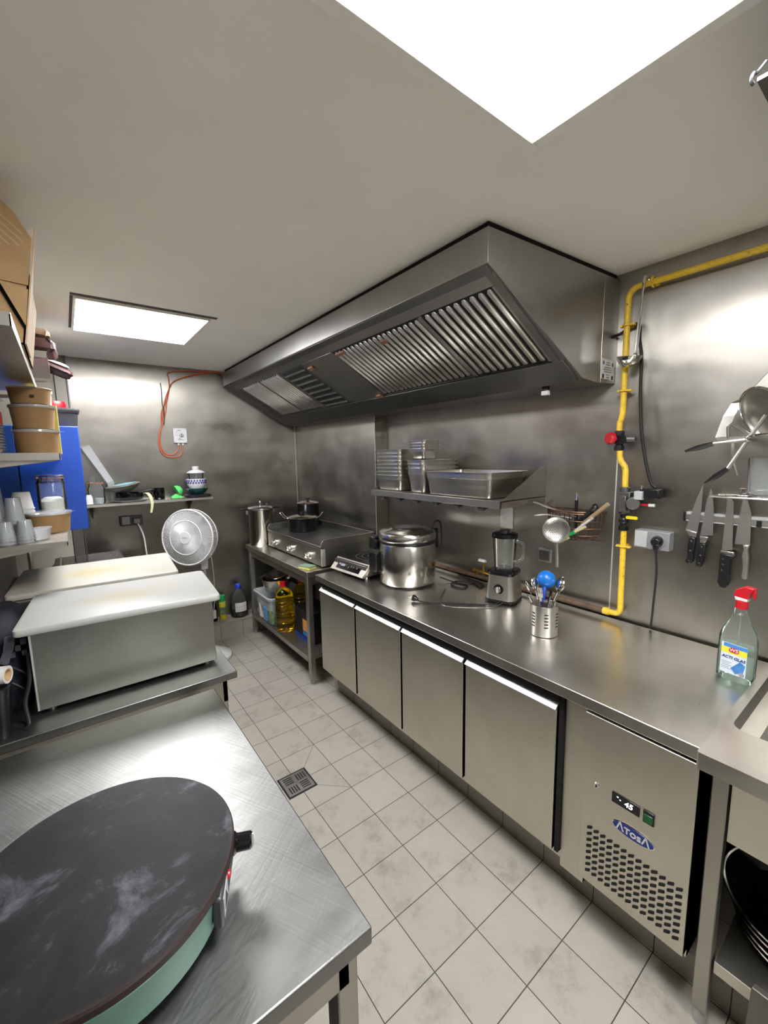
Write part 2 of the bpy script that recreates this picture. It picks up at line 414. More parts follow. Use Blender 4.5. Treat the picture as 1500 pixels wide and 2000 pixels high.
def thing(name, label, cat, loc=(0, 0, 0), group=None, rotz=0.):
    o = bpy.data.objects.new(name, None); COL.objects.link(o); o.empty_display_size = .05
    o.location = loc; o.rotation_euler = (0, 0, rotz)
    return tag(o, label, cat, group)
def tag(o, label, cat, group=None):
    o['label'] = label; o['category'] = cat
    if group: o['group'] = group
    return o
def struct(o):
    o['kind'] = 'structure'; return o
def dup(root, loc=None, rotz=None, label=None, rot=None):
    r = root.copy(); COL.objects.link(r)
    if loc is not None: r.location = loc
    if rotz is not None: r.rotation_euler = (0, 0, rotz)
    if rot is not None: r.rotation_euler = rot
    if label: r['label'] = label
    for ch in list(root.children):
        c = ch.copy(); COL.objects.link(c); c.parent = r
        for g in list(ch.children):
            d = g.copy(); COL.objects.link(d); d.parent = c
    return r
def single(mb, name, mat, label, cat, group=None, **kw):
    """a thing that is one mesh, with its origin at its base"""
    v = [Vector(p) for p in mb.v]
    lo = Vector([min(p[i] for p in v) for i in range(3)]); hi = Vector([max(p[i] for p in v) for i in range(3)])
    c = Vector(((lo.x + hi.x) / 2, (lo.y + hi.y) / 2, lo.z))
    mb.v = [tuple(p - c) for p in v]
    o = mb.build(name, mat, **kw); o.location = c
    return tag(o, label, cat, group)
def arc(c, r, a0, a1, n, u=(1, 0, 0), w=(0, 0, 1)):
    c, u, w = map(Vector, (c, u, w))
    return [c + u * r * math.cos(a0 + (a1 - a0) * i / n) + w * r * math.sin(a0 + (a1 - a0) * i / n) for i in range(n + 1)]
def smoothpath(pts, sub=6):
    P = [Vector(p) for p in pts]; out = []
    for i in range(len(P) - 1):
        p0, p1, p2, p3 = P[max(0, i - 1)], P[i], P[i + 1], P[min(len(P) - 1, i + 2)]
        for k in range(sub):
            t = k / sub
            out.append(.5 * ((2 * p1) + (p2 - p0) * t + (2 * p0 - 5 * p1 + 4 * p2 - p3) * t * t + (3 * p1 - p0 - 3 * p2 + p3) * t ** 3))
    return out + [P[-1]]
def text(s, name, mat, size, origin, xdir, ydir, parent, shear=0., depth=.0006, bold=0.):
    cu = bpy.data.curves.new(name, 'FONT'); cu.body = s; cu.size = size; cu.align_x = 'CENTER'; cu.align_y = 'CENTER'
    cu.extrude = depth; cu.shear = shear; cu.offset = bold; cu.resolution_u = 3
    t = bpy.data.objects.new(name, cu); COL.objects.link(t)
    bpy.context.view_layer.update()
    me = bpy.data.meshes.new_from_object(t.evaluated_get(bpy.context.evaluated_depsgraph_get()))
    bpy.data.objects.remove(t)
    x, y = Vector(xdir).normalized(), Vector(ydir).normalized(); z = x.cross(y); o = Vector(origin)
    inv = world(parent).inverted()
    for v in me.vertices: v.co = inv @ (o + x * v.co.x + y * v.co.y + z * v.co.z)
    me.materials.clear(); me.materials.append(MATS[mat]); me.name = name
    ob = bpy.data.objects.new(name, me); COL.objects.link(ob); ob.parent = parent
    return ob
# ------------------------------------------------------------------ the room
XL, XR, YF, YB, ZC = -1.33, 1.04, -3.2, 2.354, 2.40
PX, PY = .92, 1.005           # steel-clad chase in the far corner
struct(MB().box(XL - .1, YF - .1, -.1, XR + .1, YB + .1, 0).build('floor', 'floor_tiles', smooth=False))
struct(MB().box(XL - .1, YF - .1, ZC, XR + .1, YB + .1, ZC + .1).build('ceiling', 'ceiling_paint', smooth=False))
struct(MB().box(XR, YF - .1, 0, XR + .1, YB + .1, ZC).build('wall_right', 'steel_wall_side', smooth=False))
struct(MB().box(PX, PY, 0, XR, YB, ZC).build('wall_pillar', 'steel_wall_side', smooth=False, bevel=.003))
struct(MB().box(-.91, YB, 0, XR, YB + .1, ZC).build('wall_back', 'steel_wall_back', smooth=False))
struct(MB().box(XL - .1, YB, 0, -.91, YB + .1, ZC).build('wall_corner', 'cream_wall', smooth=False))
struct(MB().box(XL - .1, YF - .1, 0, XL, YB, ZC).build('wall_left', 'grey_wall', smooth=False))
struct(MB().box(XL, YF - .1, 0, XR, YF, ZC).build('wall_front', 'grey_wall', smooth=False))
# steel corner profile, panel joints, tiled kerb and ledge
struct(MB().box(-.985, YB - .018, .156, -.915, YB, ZC).box(-.915, YB - .03, .156, -.905, YB, ZC).build('trim_1', 'steel_dull', bevel=.002))
struct(MB().box(XR - .002, -.723, .86, XR, -.717, 1.93).build('trim_2', 'steel_bright_lip'))
struct(MB().box(.896, YB - .002, .16, .901, YB, 1.98).build('trim_3', 'steel_bright_lip'))
struct(MB().box(.407, -1.62, 0, XR, .86, .095).build('trim_4', 'floor_tiles', smooth=False))
struct(MB().box(XL, 2.165, 0, XR, YB, .145).build('trim_5', 'floor_tiles', smooth=False))
struct(MB().box(XL, 2.160, .145, XR, YB, .156).build('trim_6', 'tile_beige', bevel=.002))
struct(MB().box(PX - .003, PY - .001, .86, PX, PY + .004, 1.93).build('trim_7', 'steel_bright_lip'))

# ------------------------------------------------------------------ ceiling lamps
def lamp(label, x0, y0, x1, y1, drop, gap=None, light=True):
    t = thing('ceiling_light', label, 'ceiling light', ((x0 + x1) / 2, (y0 + y1) / 2, ZC - drop), 'square ceiling lamps')
    w = .03 if not gap else .012
    f = MB(); z0, z1 = ZC - drop, ZC
    f.box(x0 - w, y0 - w, z0, x1 + w, y0, z1).box(x0 - w, y1, z0, x1 + w, y1 + w, z1).box(x0 - w, y0, z0, x0, y1, z1).box(x1, y0, z0, x1 + w, y1, z1)
    f.build('frame', 'lamp_white', t, bevel=.002)
    MB().box(x0, y0, z0 + .003, x1, y1, z0 + .01).build('diffuser', 'panel_glow', t, smooth=False)
    if gap:
        MB().box(x0 - w - .012, y0 - w - .03, ZC - .002, x1 + w + .03, y0 - w, ZC).box(x0 - w - .012, y0, ZC - .002, x0 - w, y1, ZC).build('ceiling_cutout', 'cutout_grey', t)
    return t
lamp('large bright lamp panel above the crepe griddle table', -.59, -1.53, .004, -.938, .014)
lamp('bright square lamp panel near the steel back wall, dark gap along one edge', -.867, .905, -.277, 1.495, .014, True)
lamp('added square lamp panel, unseen behind the camera, for extra fill light', -.45, -2.95, .14, -2.36, .03)  # added out of view for fill light, extra to the two visible panels
tag(MB().lathe((.0, -.925, ZC), [(0, -.006), (.004, -.006), (.006, -.001), (.006, 0), (0, 0)], 12).build('ceiling_screw', 'steel_dull'), 'tiny screw head in the ceiling at the lamp panel corner', 'screw')

# ------------------------------------------------------------------ extractor hood
hood = thing('extractor_hood', 'long wall-mounted steel extractor hood with slanted filters', 'extractor hood', (.6, .8, 1.93))
P0 = Vector((.2, 0, 2.263)); SD = Vector((.581, 0, -.324)).normalized(); SN = Vector((-SD.z, 0, SD.x)); SN = -SN if SN.z > 0 else SN
SL = .665
def hs(s, y, h=0.): p = P0 + SD * s + SN * h; return (p.x, y, p.z)
HY = lambda p: -.645 - (p[0] - .2) * .055
HF = 2.27
prof = [(.2, 2.376), (.2, 2.263), (.781, 1.939), (.89, 1.929), (.915, 1.931), (.915, 2.376)]
MB().prism(prof, 1, HY, HF).build('body', 'steel_hood', hood, smooth=False, bevel=.0015)
MB().prism([(.916, 1.931), (1.038, 1.936), (1.038, 2.376), (.916, 2.376)], 1, HY, 1.0).build('side_filler', 'steel_hood', hood, smooth=False, bevel=.001)
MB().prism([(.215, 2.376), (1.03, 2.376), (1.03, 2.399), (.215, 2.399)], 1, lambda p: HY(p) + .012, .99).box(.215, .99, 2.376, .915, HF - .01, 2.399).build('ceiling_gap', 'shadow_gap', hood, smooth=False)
def slab(mb, s0, s1, y0, y1, h0, h1):
    return mb.hexa([hs(s0, y0, h0), hs(s1, y0, h0), hs(s1, y1, h0), hs(s0, y1, h0)], [hs(s0, y0, h1), hs(s1, y0, h1), hs(s1, y1, h1), hs(s0, y1, h1)])
fr = MB()
slab(fr, .0, .036, -.64, HF, 0, .012); slab(fr, .525, SL, -.66, HF, 0, .012); slab(fr, .036, .525, -.645, -.615, 0, .012); slab(fr, .036, .525, 2.13, HF, 0, .012)
fr.build('filter_frame', 'steel_hood_dark', hood, bevel=.001)
slab(MB(), .036, .088, -.615, 2.13, 0, .004).build('upper_flange', 'steel_hood', hood)
def filt(y0, y1, pitch, s0, s1, seam=None):
    p = slab(MB(), s0 - .006, s1 + .006, y0, y1, .0005, .003).build('grease_filter', 'shadow_gap', hood, smooth=False)
    bf = MB(); n = max(2, round((y1 - y0 - .03) / pitch)); st = (y1 - y0 - .03) / n
    for i in range(n):
        a = y0 + .015 + st * i + st * .14; w = st * .62
        if seam and abs(a + w / 2 - seam) < st * .6: slab(bf, s0, s1, a, a + w, .001, .005); continue
        k = 6
        for j in range(k):            # a rounded baffle: an arc of short facets, tapering to rounded ends
            t0, t1 = PI * j / k, PI * (j + 1) / k
            ya, yb = a + w / 2 - math.cos(t0) * w / 2, a + w / 2 - math.cos(t1) * w / 2
            ha, hb = .002 + math.sin(t0) * w * .45, .002 + math.sin(t1) * w * .45
            bf.add([hs(s0 + .012, ya, ha), hs(s0 + .012, yb, hb), hs(s1 - .012, yb, hb), hs(s1 - .012, ya, ha), hs(s0, (ya + a + w / 2) / 2, .002), hs(s0, (yb + a + w / 2) / 2, .002), hs(s1, (yb + a + w / 2) / 2, .002), hs(s1, (ya + a + w / 2) / 2, .002)],
                   [(0, 1, 2, 3), (4, 5, 1, 0), (3, 2, 6, 7)])
    bf.build('baffle', 'steel_baffle', p, angle=50)
    for ya in (y0, y1 - .013): slab(MB(), s0 - .006, s1 + .006, ya, ya + .013, .002, .007).build('filter_edge', 'steel_hood', p)
filt(-.615, -.215, .041, .095, .512)
filt(-.215, .53, .0405, .10, .508)
bp = slab(MB(), .09, .52, .53, .90, 0, .005).build('blank_panel', 'steel_hood', hood, bevel=.001)
sg = slab(MB(), .088, .52, .90, 1.27, 0, .004).build('slotted_panel', 'steel_hood_dark', hood)
so = MB(); sl = MB()
for i in range(8):
    s = .105 + i * .052
    slab(so, s, s + .026, .935, 1.235, .004, .0048); slab(sl, s + .026, s + .034, .935, 1.235, .004, .010)
so.build('slot_opening', 'dark_void', sg, smooth=False); sl.build('slot_lip', 'steel_baffle', sg)
filt(1.27, 1.64, .038, .088, .505)
filt(1.64, 2.03, .038, .088, .505)
slab(MB(), .036, .525, 2.03, 2.13, 0, .003).build('end_panel', 'steel_hood_dark', hood)
for (s, y, a, c) in ((.102, .45, .09, .022), (.497, .56, .05, .03), (.128, .08, .05, .022), (.125, .84, .06, .03)):
    slab(MB(), s, s + c, y - a / 2, y + a / 2, .006, .02).build('filter_pull', 'brown_tape', hood, bevel=.004)
ck = MB().box(.80, -.505, 1.915, .815, -.475, 1.936).build('lamp_clip', 'black_plastic', hood)
MB().box(.798, -.507, 1.893, .818, -.473, 1.913).build('clip_tip', 'white_plastic', ck, bevel=.002)
sx = lambda x: HY((x,)) - .0008
st = MB().add([(.918, sx(.918), 1.95), (1.022, sx(1.022), 1.945), (1.022, sx(1.022), 2.03), (.918, sx(.918), 2.036), (.918, sx(.918) + .0006, 1.95), (1.022, sx(1.022) + .0006, 1.945), (1.022, sx(1.022) + .0006, 2.03), (.918, sx(.918) + .0006, 2.036)],
              [(0, 1, 2, 3), (7, 6, 5, 4), (0, 4, 5, 1), (2, 6, 7, 3), (1, 5, 6, 2), (3, 7, 4, 0)]).build('notice_sticker', 'white_paper', hood, smooth=False)
for (x, z, w, h) in ((.935, 2.018, .009, .014), (1.008, 2.014, .009, .014), (.934, 1.961, .015, .018), (1.008, 1.958, .014, .017)): MB().box(x - w / 2, sx(x) - .0007, z - h / 2, x + w / 2, sx(x) + .0002, z + h / 2).build('printed_emblem', 'ink', st, smooth=False)
ln = MB()
for i, (z, w) in enumerate(((2.020, .03), (2.011, .036), (1.999, .06), (1.990, .074), (1.981, .066), (1.968, .03), (1.958, .024), (1.950, .028))): ln.box(.970 - w / 2, sx(.970) - .0007 - .0012, z - .0014, .970 + w / 2, sx(.970) + .001, z + .0014)
ln.build('printed_text', 'ink_light', st, smooth=False)

# ------------------------------------------------------------------ refrigerated counter
HC = .85
fr = thing('refrigerated_counter', 'long steel refrigerated counter with four doors and a louvred compressor panel', 'refrigerator', (.65, -.25, .096))
MB().box(.35, -1.30, .135, 1.0, .825, .806).build('body', 'steel_front', fr, smooth=False)
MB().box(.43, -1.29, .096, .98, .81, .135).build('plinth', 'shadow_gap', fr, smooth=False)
MB().box(.283, -1.312, .810, 1.014, .845, HC).build('worktop', 'steel_top', fr, bevel=.003)
MB().box(.302, -.895, .770, .35, .822, .806).build('door_recess', 'shadow_gap', fr, smooth=False)
dy = [(.408, .824), (-.024, .389), (-.454, -.040), (-.890, -.470)]
first = None
for (a, b_) in dy:
    d = MB().box(.302, a, .188, .346, b_, .752).build('door', 'steel_front', fr, bevel=.004)
    h = MB().prism([(.294, .744), (.30, .738), (.346, .752), (.346, .768), (.324, .770)], 1, a, b_).build('handle', 'steel_bright_lip', d, bevel=.001)
MB().box(.31, -.91, .188, .35, -.896, .806).build('door_jamb', 'shadow_gap', fr, smooth=False)
MB().box(.325, -.998, .13, .352, -.912, .806).build('mullion_panel', 'steel_front', fr, bevel=.002)
cp = MB().box(.280, -1.309, .203, .345, -1.002, .803).build('compressor_panel', 'steel_front', fr, bevel=.002)
vs = MB()
for c in range(13):
    for r in range(8):
        y = -1.034 - c * .0212; z = .407 - r * .0228
        vs.rbox(-.0082, -.0054, .0082, .0054, [(.0, 0), (.0008, 0)], .0026, 3)
        k = len(vs.v) - 2 * 16
        for i in range(k, len(vs.v)): p = vs.v[i]; vs.v[i] = (.2797 - p[2], y + p[0], z + p[1] - p[0] * .62)
vs.build('vent_grille', 'dark_void', cp, smooth=False)
dp = MB().box(.277, -1.177, .550, .282, -1.097, .584).build('temperature_display', 'black_gloss', fr, bevel=.001)
text('45', 'digits', 'digit_glow', .024, (.2766, -1.146, .567), (0, -1, 0), (0, 0, 1), dp, .15, .0003, .0004)
MB().box(.2766, -1.117, .5735, .2771, -1.112, .577).box(.2766, -1.124, .568, .2771, -1.120, .571).build('indicator_dot', 'digit_glow', dp)
sw = MB().box(.276, -1.216, .547, .282, -1.186, .586).build('switch_bezel', 'black_plastic', fr, bevel=.0015)
MB().box(.273, -1.213, .552, .277, -1.189, .577).build('rocker', 'switch_green', sw, bevel=.0015)
lk = MB().lathe((.281, -1.049, .570), [(0, 0), (.010, 0), (.010, .002), (.0075, .005), (0, .005)], 20, (-1, 0, 0)).build('key_lock', 'chrome', fr)
MB().box(.2745, -1.051, .566, .2765, -1.047, .574).build('key_slot', 'dark_void', lk)
bd = MB().lathe((.281, -1.162, .482), [(0, 0), (.061, 0), (.061, .002), (.057, .003), (0, .003)], 48, (-1, 0, 0))
bd.v = [(p[0], p[1], .482 + (p[2] - .482) * .36) for p in bd.v]
bd = bd.build('badge_rim', 'chrome', fr)
bi = MB().lathe((.2782, -1.162, .482), [(0, 0), (.0575, 0), (.0575, .001), (0, .001)], 48, (-1, 0, 0))
bi.v = [(p[0], p[1], .482 + (p[2] - .482) * .33) for p in bi.v]
bi.build('badge_plate', 'badge_blue', bd, smooth=False)
text('\u039b\u0442os\u039b', 'badge_lettering', 'white_plastic', .0345, (.2770, -1.162, .482), (0, -1, 0), (0, 0, 1), bd, .0, .0003, .0007)

# ------------------------------------------------------------------ equipment stand in the far corner
sd = thing('equipment_stand', 'low steel stand with an undershelf against the far corner', 'stand', (.6, 1.55, 0))
MB().box(.277, .958, .800, .915, 2.195, .842).build('top', 'steel_top', sd, bevel=.003)
for x in (.285, .87):
    for y in (.968, 2.11):
        l = MB().box(x, y, .035, x + .04, y + .04, .800).build('leg', 'steel_frame', sd, bevel=.003)
        MB().cyl((x + .02, y + .02, 0), (x + .02, y + .02, .036), .014, .017, 14).build('foot', 'grey_plastic', l)
MB().box(.282, 1.008, .165, .915, 2.105, .2).build('undershelf', 'steel_frame', sd, bevel=.002)
MB().box(.30, .975, .74, .325, 2.14, .80).box(.32, .972, .74, .90, .99, .80).build('apron', 'steel_frame', sd)

# ------------------------------------------------------------------ sink unit at the near end
sk = thing('sink_unit', 'steel sink unit with a recessed drainer and an open shelf below', 'sink', (.62, -1.9, 0))
ZS, SY0, SY1 = .882, -1.317, -2.55
bx0, by0, bx1, by1 = .395, -2.30, .93, -1.340
# rim: outer rectangle and rounded opening, bridged
vs = MB(); k = 6
def rr(x0, y0, x1, y1, r, z):
    out = []
    for cx, cy, s in ((x1 - r, y1 - r, 0), (x0 + r, y1 - r, 1), (x0 + r, y0 + r, 2), (x1 - r, y0 + r, 3)):
        for i in range(k + 1):
            a = (s + i / k) * PI / 2; out.append((cx + r * math.cos(a), cy + r * math.sin(a), z))
    return out
o = rr(.212, SY1, 1.036, SY0, .006, ZS); i0 = rr(bx0, by0, bx1, by1, .035, ZS); i1 = rr(bx0 + .004, by0 + .004, bx1 - .004, by1 - .004, .033, ZS - .046); i2 = rr(bx0 + .022, by0 + .02, bx1 - .02, by1 - .02, .03, ZS - .048)
o2 = rr(.212, SY1, 1.036, SY0, .006, ZS - .045)
n = len(o); vs.add(o2 + o + i0, [(a * n + j, a * n + (j + 1) % n, (a + 1) * n + (j + 1) % n, (a + 1) * n + j) for a in range(2) for j in range(n)])
vs.build('top', 'steel_top', sk, bevel=.0)
MB().add(i0 + i1, [(j, (j + 1) % n, n + (j + 1) % n, n + j) for j in range(n)]).build('drainer_wall', 'steel_dull', sk)
dr = MB(); dr.add(i1 + i2, [(j, (j + 1) % n, n + (j + 1) % n, n + j) for j in range(n)] + [tuple(range(n, 2 * n))]); drain = dr.build('drainer_tray', 'steel_pan', sk)
MB().lathe((.462, -1.420, ZS - .0485), [(0, .0006), (.032, .0006), (.034, 0), (.036, 0)], 24).build('drain_hole', 'dark_void', drain)
MB().box(.312, -2.5, .607, .33, -1.372, .841).build('apron_panel', 'steel_apron', sk, bevel=.001)
for (x, y) in ((.305, -1.367), (.98, -1.367), (.305, -2.53), (.98, -2.53)):
    l = MB().box(x, y, .05, x + .038, y + .036, .842).build('leg', 'steel_frame', sk, bevel=.003)
    MB().cyl((x + .019, y + .018, 0 if (x < .407 or y < -2) else .095), (x + .019, y + .018, .055 if (x < .407 or y < -2) else .12), .016, .018, 14).build('foot', 'light_grey_plastic', l)
MB().box(.96, -2.49, .234, .97, -1.372, .84).build('back_panel', 'steel_frame', sk, smooth=False)
MB().box(.37, -2.32, .62, .95, -1.39, .845).build('sink_bowl', 'steel_dull', sk, smooth=False)
MB().box(.312, -2.49, .197, 1.0, -1.372, .234).build('shelf', 'steel_front', sk, bevel=.001)
# ------------------------------------------------------------------ on the refrigerated counter
# induction hob, turned a little
a = math.radians(4)
def hob(name, label, loc, rotz, w=.34, d=.42, panel=True):
    t = thing(name, label, 'induction hob', loc, None, rotz)      # local: front along -X, width along Y
    MB().prism([(.03, .022), (.03, .092), (d, .092), (d, .022)], 1, -w / 2, w / 2).build('housing', 'steel_dull', t, local=True, bevel=.003)
    g = MB().box(.075, -w / 2 + .018, .0925, d - .015, w / 2 - .018, .0965).build('glass_top', 'black_glass', t, local=True, bevel=.001)
    cx = .03 + (d + .03) / 2
    for r in (.055, .095, .135):
        MB().lathe((cx, 0, .0966), [(r - .0016, 0), (r + .0016, 0), (r + .0016, .0003), (r - .0016, .0003), (r - .0016, 0)], 48).build('cooking_ring', 'hob_ring', g, local=True)
    if panel:
        q = [(-.006, .026), (.012, .018), (.035, .022), (.072, .0935), (.06, .0975)]
        p = MB().prism(q, 1, -w / 2 - .006, w / 2 + .006).build('control_panel', 'steel_pan', t, local=True, bevel=.002)
        n_ = Vector((-.0715, 0, .066)).normalized(); s_ = Vector((.066, 0, .0715)).normalized(); c0 = Vector((.027, 0, .06175))
        MB().obox(c0 + n_ * .0012, (0, .125, 0), s_ * .031, n_ * .0014).build('touch_panel', 'black_gloss', p, local=True)
        MB().obox(c0 + n_ * .0027 + Vector((0, .065, 0)) + s_ * .003, (0, .022, 0), s_ * .012, n_ * .0003).build('digit_window', 'ink_light', p, local=True)
        for y in (.10, .03, .0, -.025, -.05, -.085):
            MB().obox(c0 + n_ * .0027 + Vector((0, y, 0)) + s_ * (.004 if y != .0 else -.006), (0, .008, 0), s_ * .008, n_ * .0003).build('touch_key', 'dark_grey_plastic' if y < .09 else 'ink_light', p, local=True)
    for x in (.06, d - .03):
        for y in (-w / 2 + .03, w / 2 - .03):
            MB().lathe((x, y, 0), [(0, 0), (.011, 0), (.013, .022), (0, .022)], 12).build('foot', 'black_rubber' if x > .1 else 'chrome', t, local=True)
    return t
hob('induction_hob', 'portable induction hob with a tilted control panel on the refrigerated counter', (.418, .668, HC), math.radians(4))
# rice cooker
rc = thing('rice_cooker', 'big round steel rice cooker with a domed lid on the counter', 'rice cooker', (.655, .325, HC))
c = (.655, .325, HC)
MB().lathe(c, [(0, .012), (.168, .012), (.172, .02), (.172, .25), (.168, .256), (0, .256)], 64).build('body', 'steel_pot', rc)
MB().lathe(c, [(0, 0), (.158, 0), (.16, .014), (0, .014)], 48).build('base', 'black_plastic', rc)
MB().lathe(c, [(0, .255), (.171, .255), (.175, .262), (.175, .272), (.170, .276), (0, .276)], 64).build('lid_band', 'black_plastic', rc)
ld = MB().lathe(c, [(0, .274), (.172, .274), (.178, .284), (.178, .305), (.170, .322), (.150, .331), (.110, .335), (.100, .343), (.09, .346), (0, .346)], 64).build('lid', 'steel_pot', rc)
h = MB(); h.box(.788, .255, HC + .20, .86, .345, HC + .325).build('hinge', 'black_plastic', rc, bevel=.012)
MB().tube(smoothpath([(.80, .28, HC + .315), (.83, .255, HC + .37), (.86, .245, HC + .36), (.875, .25, HC + .28), (.868, .24, HC + .20)]), .005, 8).build('loose_cable', 'black_rubber', rc)
hd = MB().box(.462, .395, HC + .075, .505, .47, HC + .20).build('side_handle', 'black_plastic', rc, bevel=.008)
MB().box(.46, .392, HC + .2, .50, .47, HC + .208).build('handle_cap', 'steel_dull', hd)
MB().box(.50, .47, HC + .20, .56, .52, HC + .285).build('latch', 'black_plastic', rc, bevel=.01)
MB().tube(smoothpath([(.80, .19, HC + .03), (.85, .12, HC + .006), (.86, .02, HC + .006), (.80, .0, HC + .006), (.79, .08, HC + .006), (.86, .10, HC + .013), (.92, .02, HC + .006), (.88, -.06, HC + .006), (.95, -.02, HC + .006), (.985, .2, HC + .006)]), .0045, 8).build('power_cord', 'black_rubber', rc)
# blender
bl = thing('blender', 'steel blender with a glass jug and black lid on the counter', 'blender', (.835, -.262, HC))
ang = math.radians(16); ca, sa = math.cos(ang), math.sin(ang)
def rotxy(mb, cx, cy):
    mb.v = [(cx + (x - cx) * ca - (y - cy) * sa, cy + (x - cx) * sa + (y - cy) * ca, z) for x, y, z in mb.v]; return mb
X, Y = .835, -.262
rotxy(MB().rbox(X - .079, Y - .079, X + .079, Y + .079, [(HC + .006, 0), (HC + .022, 0)], .025), X, Y).build('base', 'black_plastic', bl)
sb = rotxy(MB().rbox(X - .08, Y - .08, X + .08, Y + .08, [(HC + .02, 0), (HC + .05, .003), (HC + .152, .014)], .03), X, Y).build('motor_housing', 'steel_pan', bl)
rotxy(MB().rbox(X - .07, Y - .07, X + .07, Y + .07, [(HC + .150, 0), (HC + .164, -.002), (HC + .172, .004)], .025), X, Y).build('collar', 'black_gloss', bl)
for dx, dy in ((-.06, -.06), (.06, -.06), (.06, .06), (-.06, .06)):
    rotxy(MB().lathe((X + dx, Y + dy, HC), [(0, 0), (.009, 0), (.009, .008), (0, .008)], 12), X, Y).build('foot', 'black_rubber', bl)
nrm = Vector((-ca, -sa, 0)); fc = Vector((X, Y, HC + .078)) + nrm * .0735
MB().lathe(fc, [(0, 0), (.026, 0), (.026, .003), (0, .003)], 28, nrm).build('dial_ring', 'black_gloss', bl)
dk = MB().lathe(fc + nrm * .003, [(0, 0), (.018, 0), (.017, .014), (0, .015)], 24, nrm).build('dial', 'chrome', bl)
MB().obox(fc + nrm * .019, (0, 0, .015), nrm * .003, nrm.cross(Vector((0, 0, 1))) * .004).build('dial_grip', 'light_grey_plastic', dk)
j = (X, Y, HC + .170)
jug = MB().lathe(j, [(.048, 0), (.052, .012), (.063, .17), (.066, .176), (.061, .176), (.058, .17), (.047, .014), (0, .012), (0, 0), (.048, 0)], 40).build('jug', 'glass', bl)
hnd = Vector((-sa, ca, 0)) * -1
MB().tube(smoothpath([Vector(j) + hnd * .062 + Vector((0, 0, .155)), Vector(j) + hnd * .098 + Vector((0, 0, .145)), Vector(j) + hnd * .095 + Vector((0, 0, .07)), Vector(j) + hnd * .054 + Vector((0, 0, .045))]), .007, 10).build('jug_handle', 'glass', jug)
bld = MB()
for k in range(4):
    q = k * PI / 2 + .4; d = Vector((math.cos(q), math.sin(q), 0)); bld.obox(Vector(j) + d * .014 + Vector((0, 0, .024 + .004 * (k % 2))), d * .014, d.cross(Vector((0, 0, 1))) * .005, (0, 0, .0008))
bld.lathe((X, Y, HC + .183), [(0, 0), (.008, 0), (.006, .012), (0, .012)], 12).build('blade', 'chrome', bl)
ld = MB().lathe(j, [(0, .174), (.067, .174), (.068, .18), (.066, .194), (.055, .199), (0, .199)], 40).build('lid', 'black_gloss', bl)
MB().lathe(j, [(0, .198), (.027, .198), (.025, .213), (0, .214)], 24).build('filler_cap', 'black_plastic', ld)
cord = MB().tube(smoothpath([(.765, -.305, HC + .02), (.70, -.27, HC + .005), (.58, -.14, HC + .005), (.50, -.07, HC + .005), (.465, -.01, HC + .006), (.452, .012, HC + .014)]), .0035, 8)
cd = cord.build('power_cord', 'black_rubber', bl)
pg = MB().cyl((.455, .006, HC + .015), (.447, .022, HC + .019), .009, .015, 14).cyl((.447, .022, HC + .019), (.442, .032, HC + .021), .017, .017, 16).build('plug', 'black_plastic', cd)
for d in (-.007, .007):
    MB().cyl((.442 + d, .032 + d * .3, HC + .021), (.435 + d, .050 + d * .3, HC + .024), .0023, n=8).build('plug_pin', 'chrome', cd)
MB().tube(smoothpath([(.765, -.31, HC + .012), (.68, -.30, HC + .004), (.55, -.19, HC + .004), (.52, -.11, HC + .004), (.60, -.02, HC + .004), (.72, .06, HC + .004)]), .0022, 6).build('thin_wire', 'steel_dull', bl)
# cutlery pot
cpx, cpy = .612, -.640
ct = thing('cutlery_pot', 'perforated steel cutlery pot full of spoons, next to the blender', 'utensil pot', (cpx, cpy, HC))
pot = MB().lathe((cpx, cpy, HC), [(0, .002), (.055, .002), (.057, .004), (.057, .135), (.0585, .137), (.055, .137), (.0535, .133), (.0535, .006), (0, .006)], 48).build('pot', 'steel_pan', ct)
for dirn in (-.2, .75, 1.75, 2.6, -1.2, -2.1):
    slt = MB()
    for k in range(5):
        z = HC + .045 + k * .014; a0 = math.radians(233) + dirn
        for i in range(4):
            t0, t1 = a0 + (i - 2) * .075, a0 + (i - 1) * .075; r0, r1 = .0572, .0578
            P_ = lambda t, r, zz: (cpx + r * math.cos(t), cpy + r * math.sin(t), zz)
            slt.hexa([P_(t0, r0, z), P_(t1, r0, z), P_(t1, r1, z), P_(t0, r1, z)], [P_(t0, r0, z + .005), P_(t1, r0, z + .005), P_(t1, r1, z + .005), P_(t0, r1, z + .005)])
    slt.build('slot', 'dark_void', pot, smooth=False)
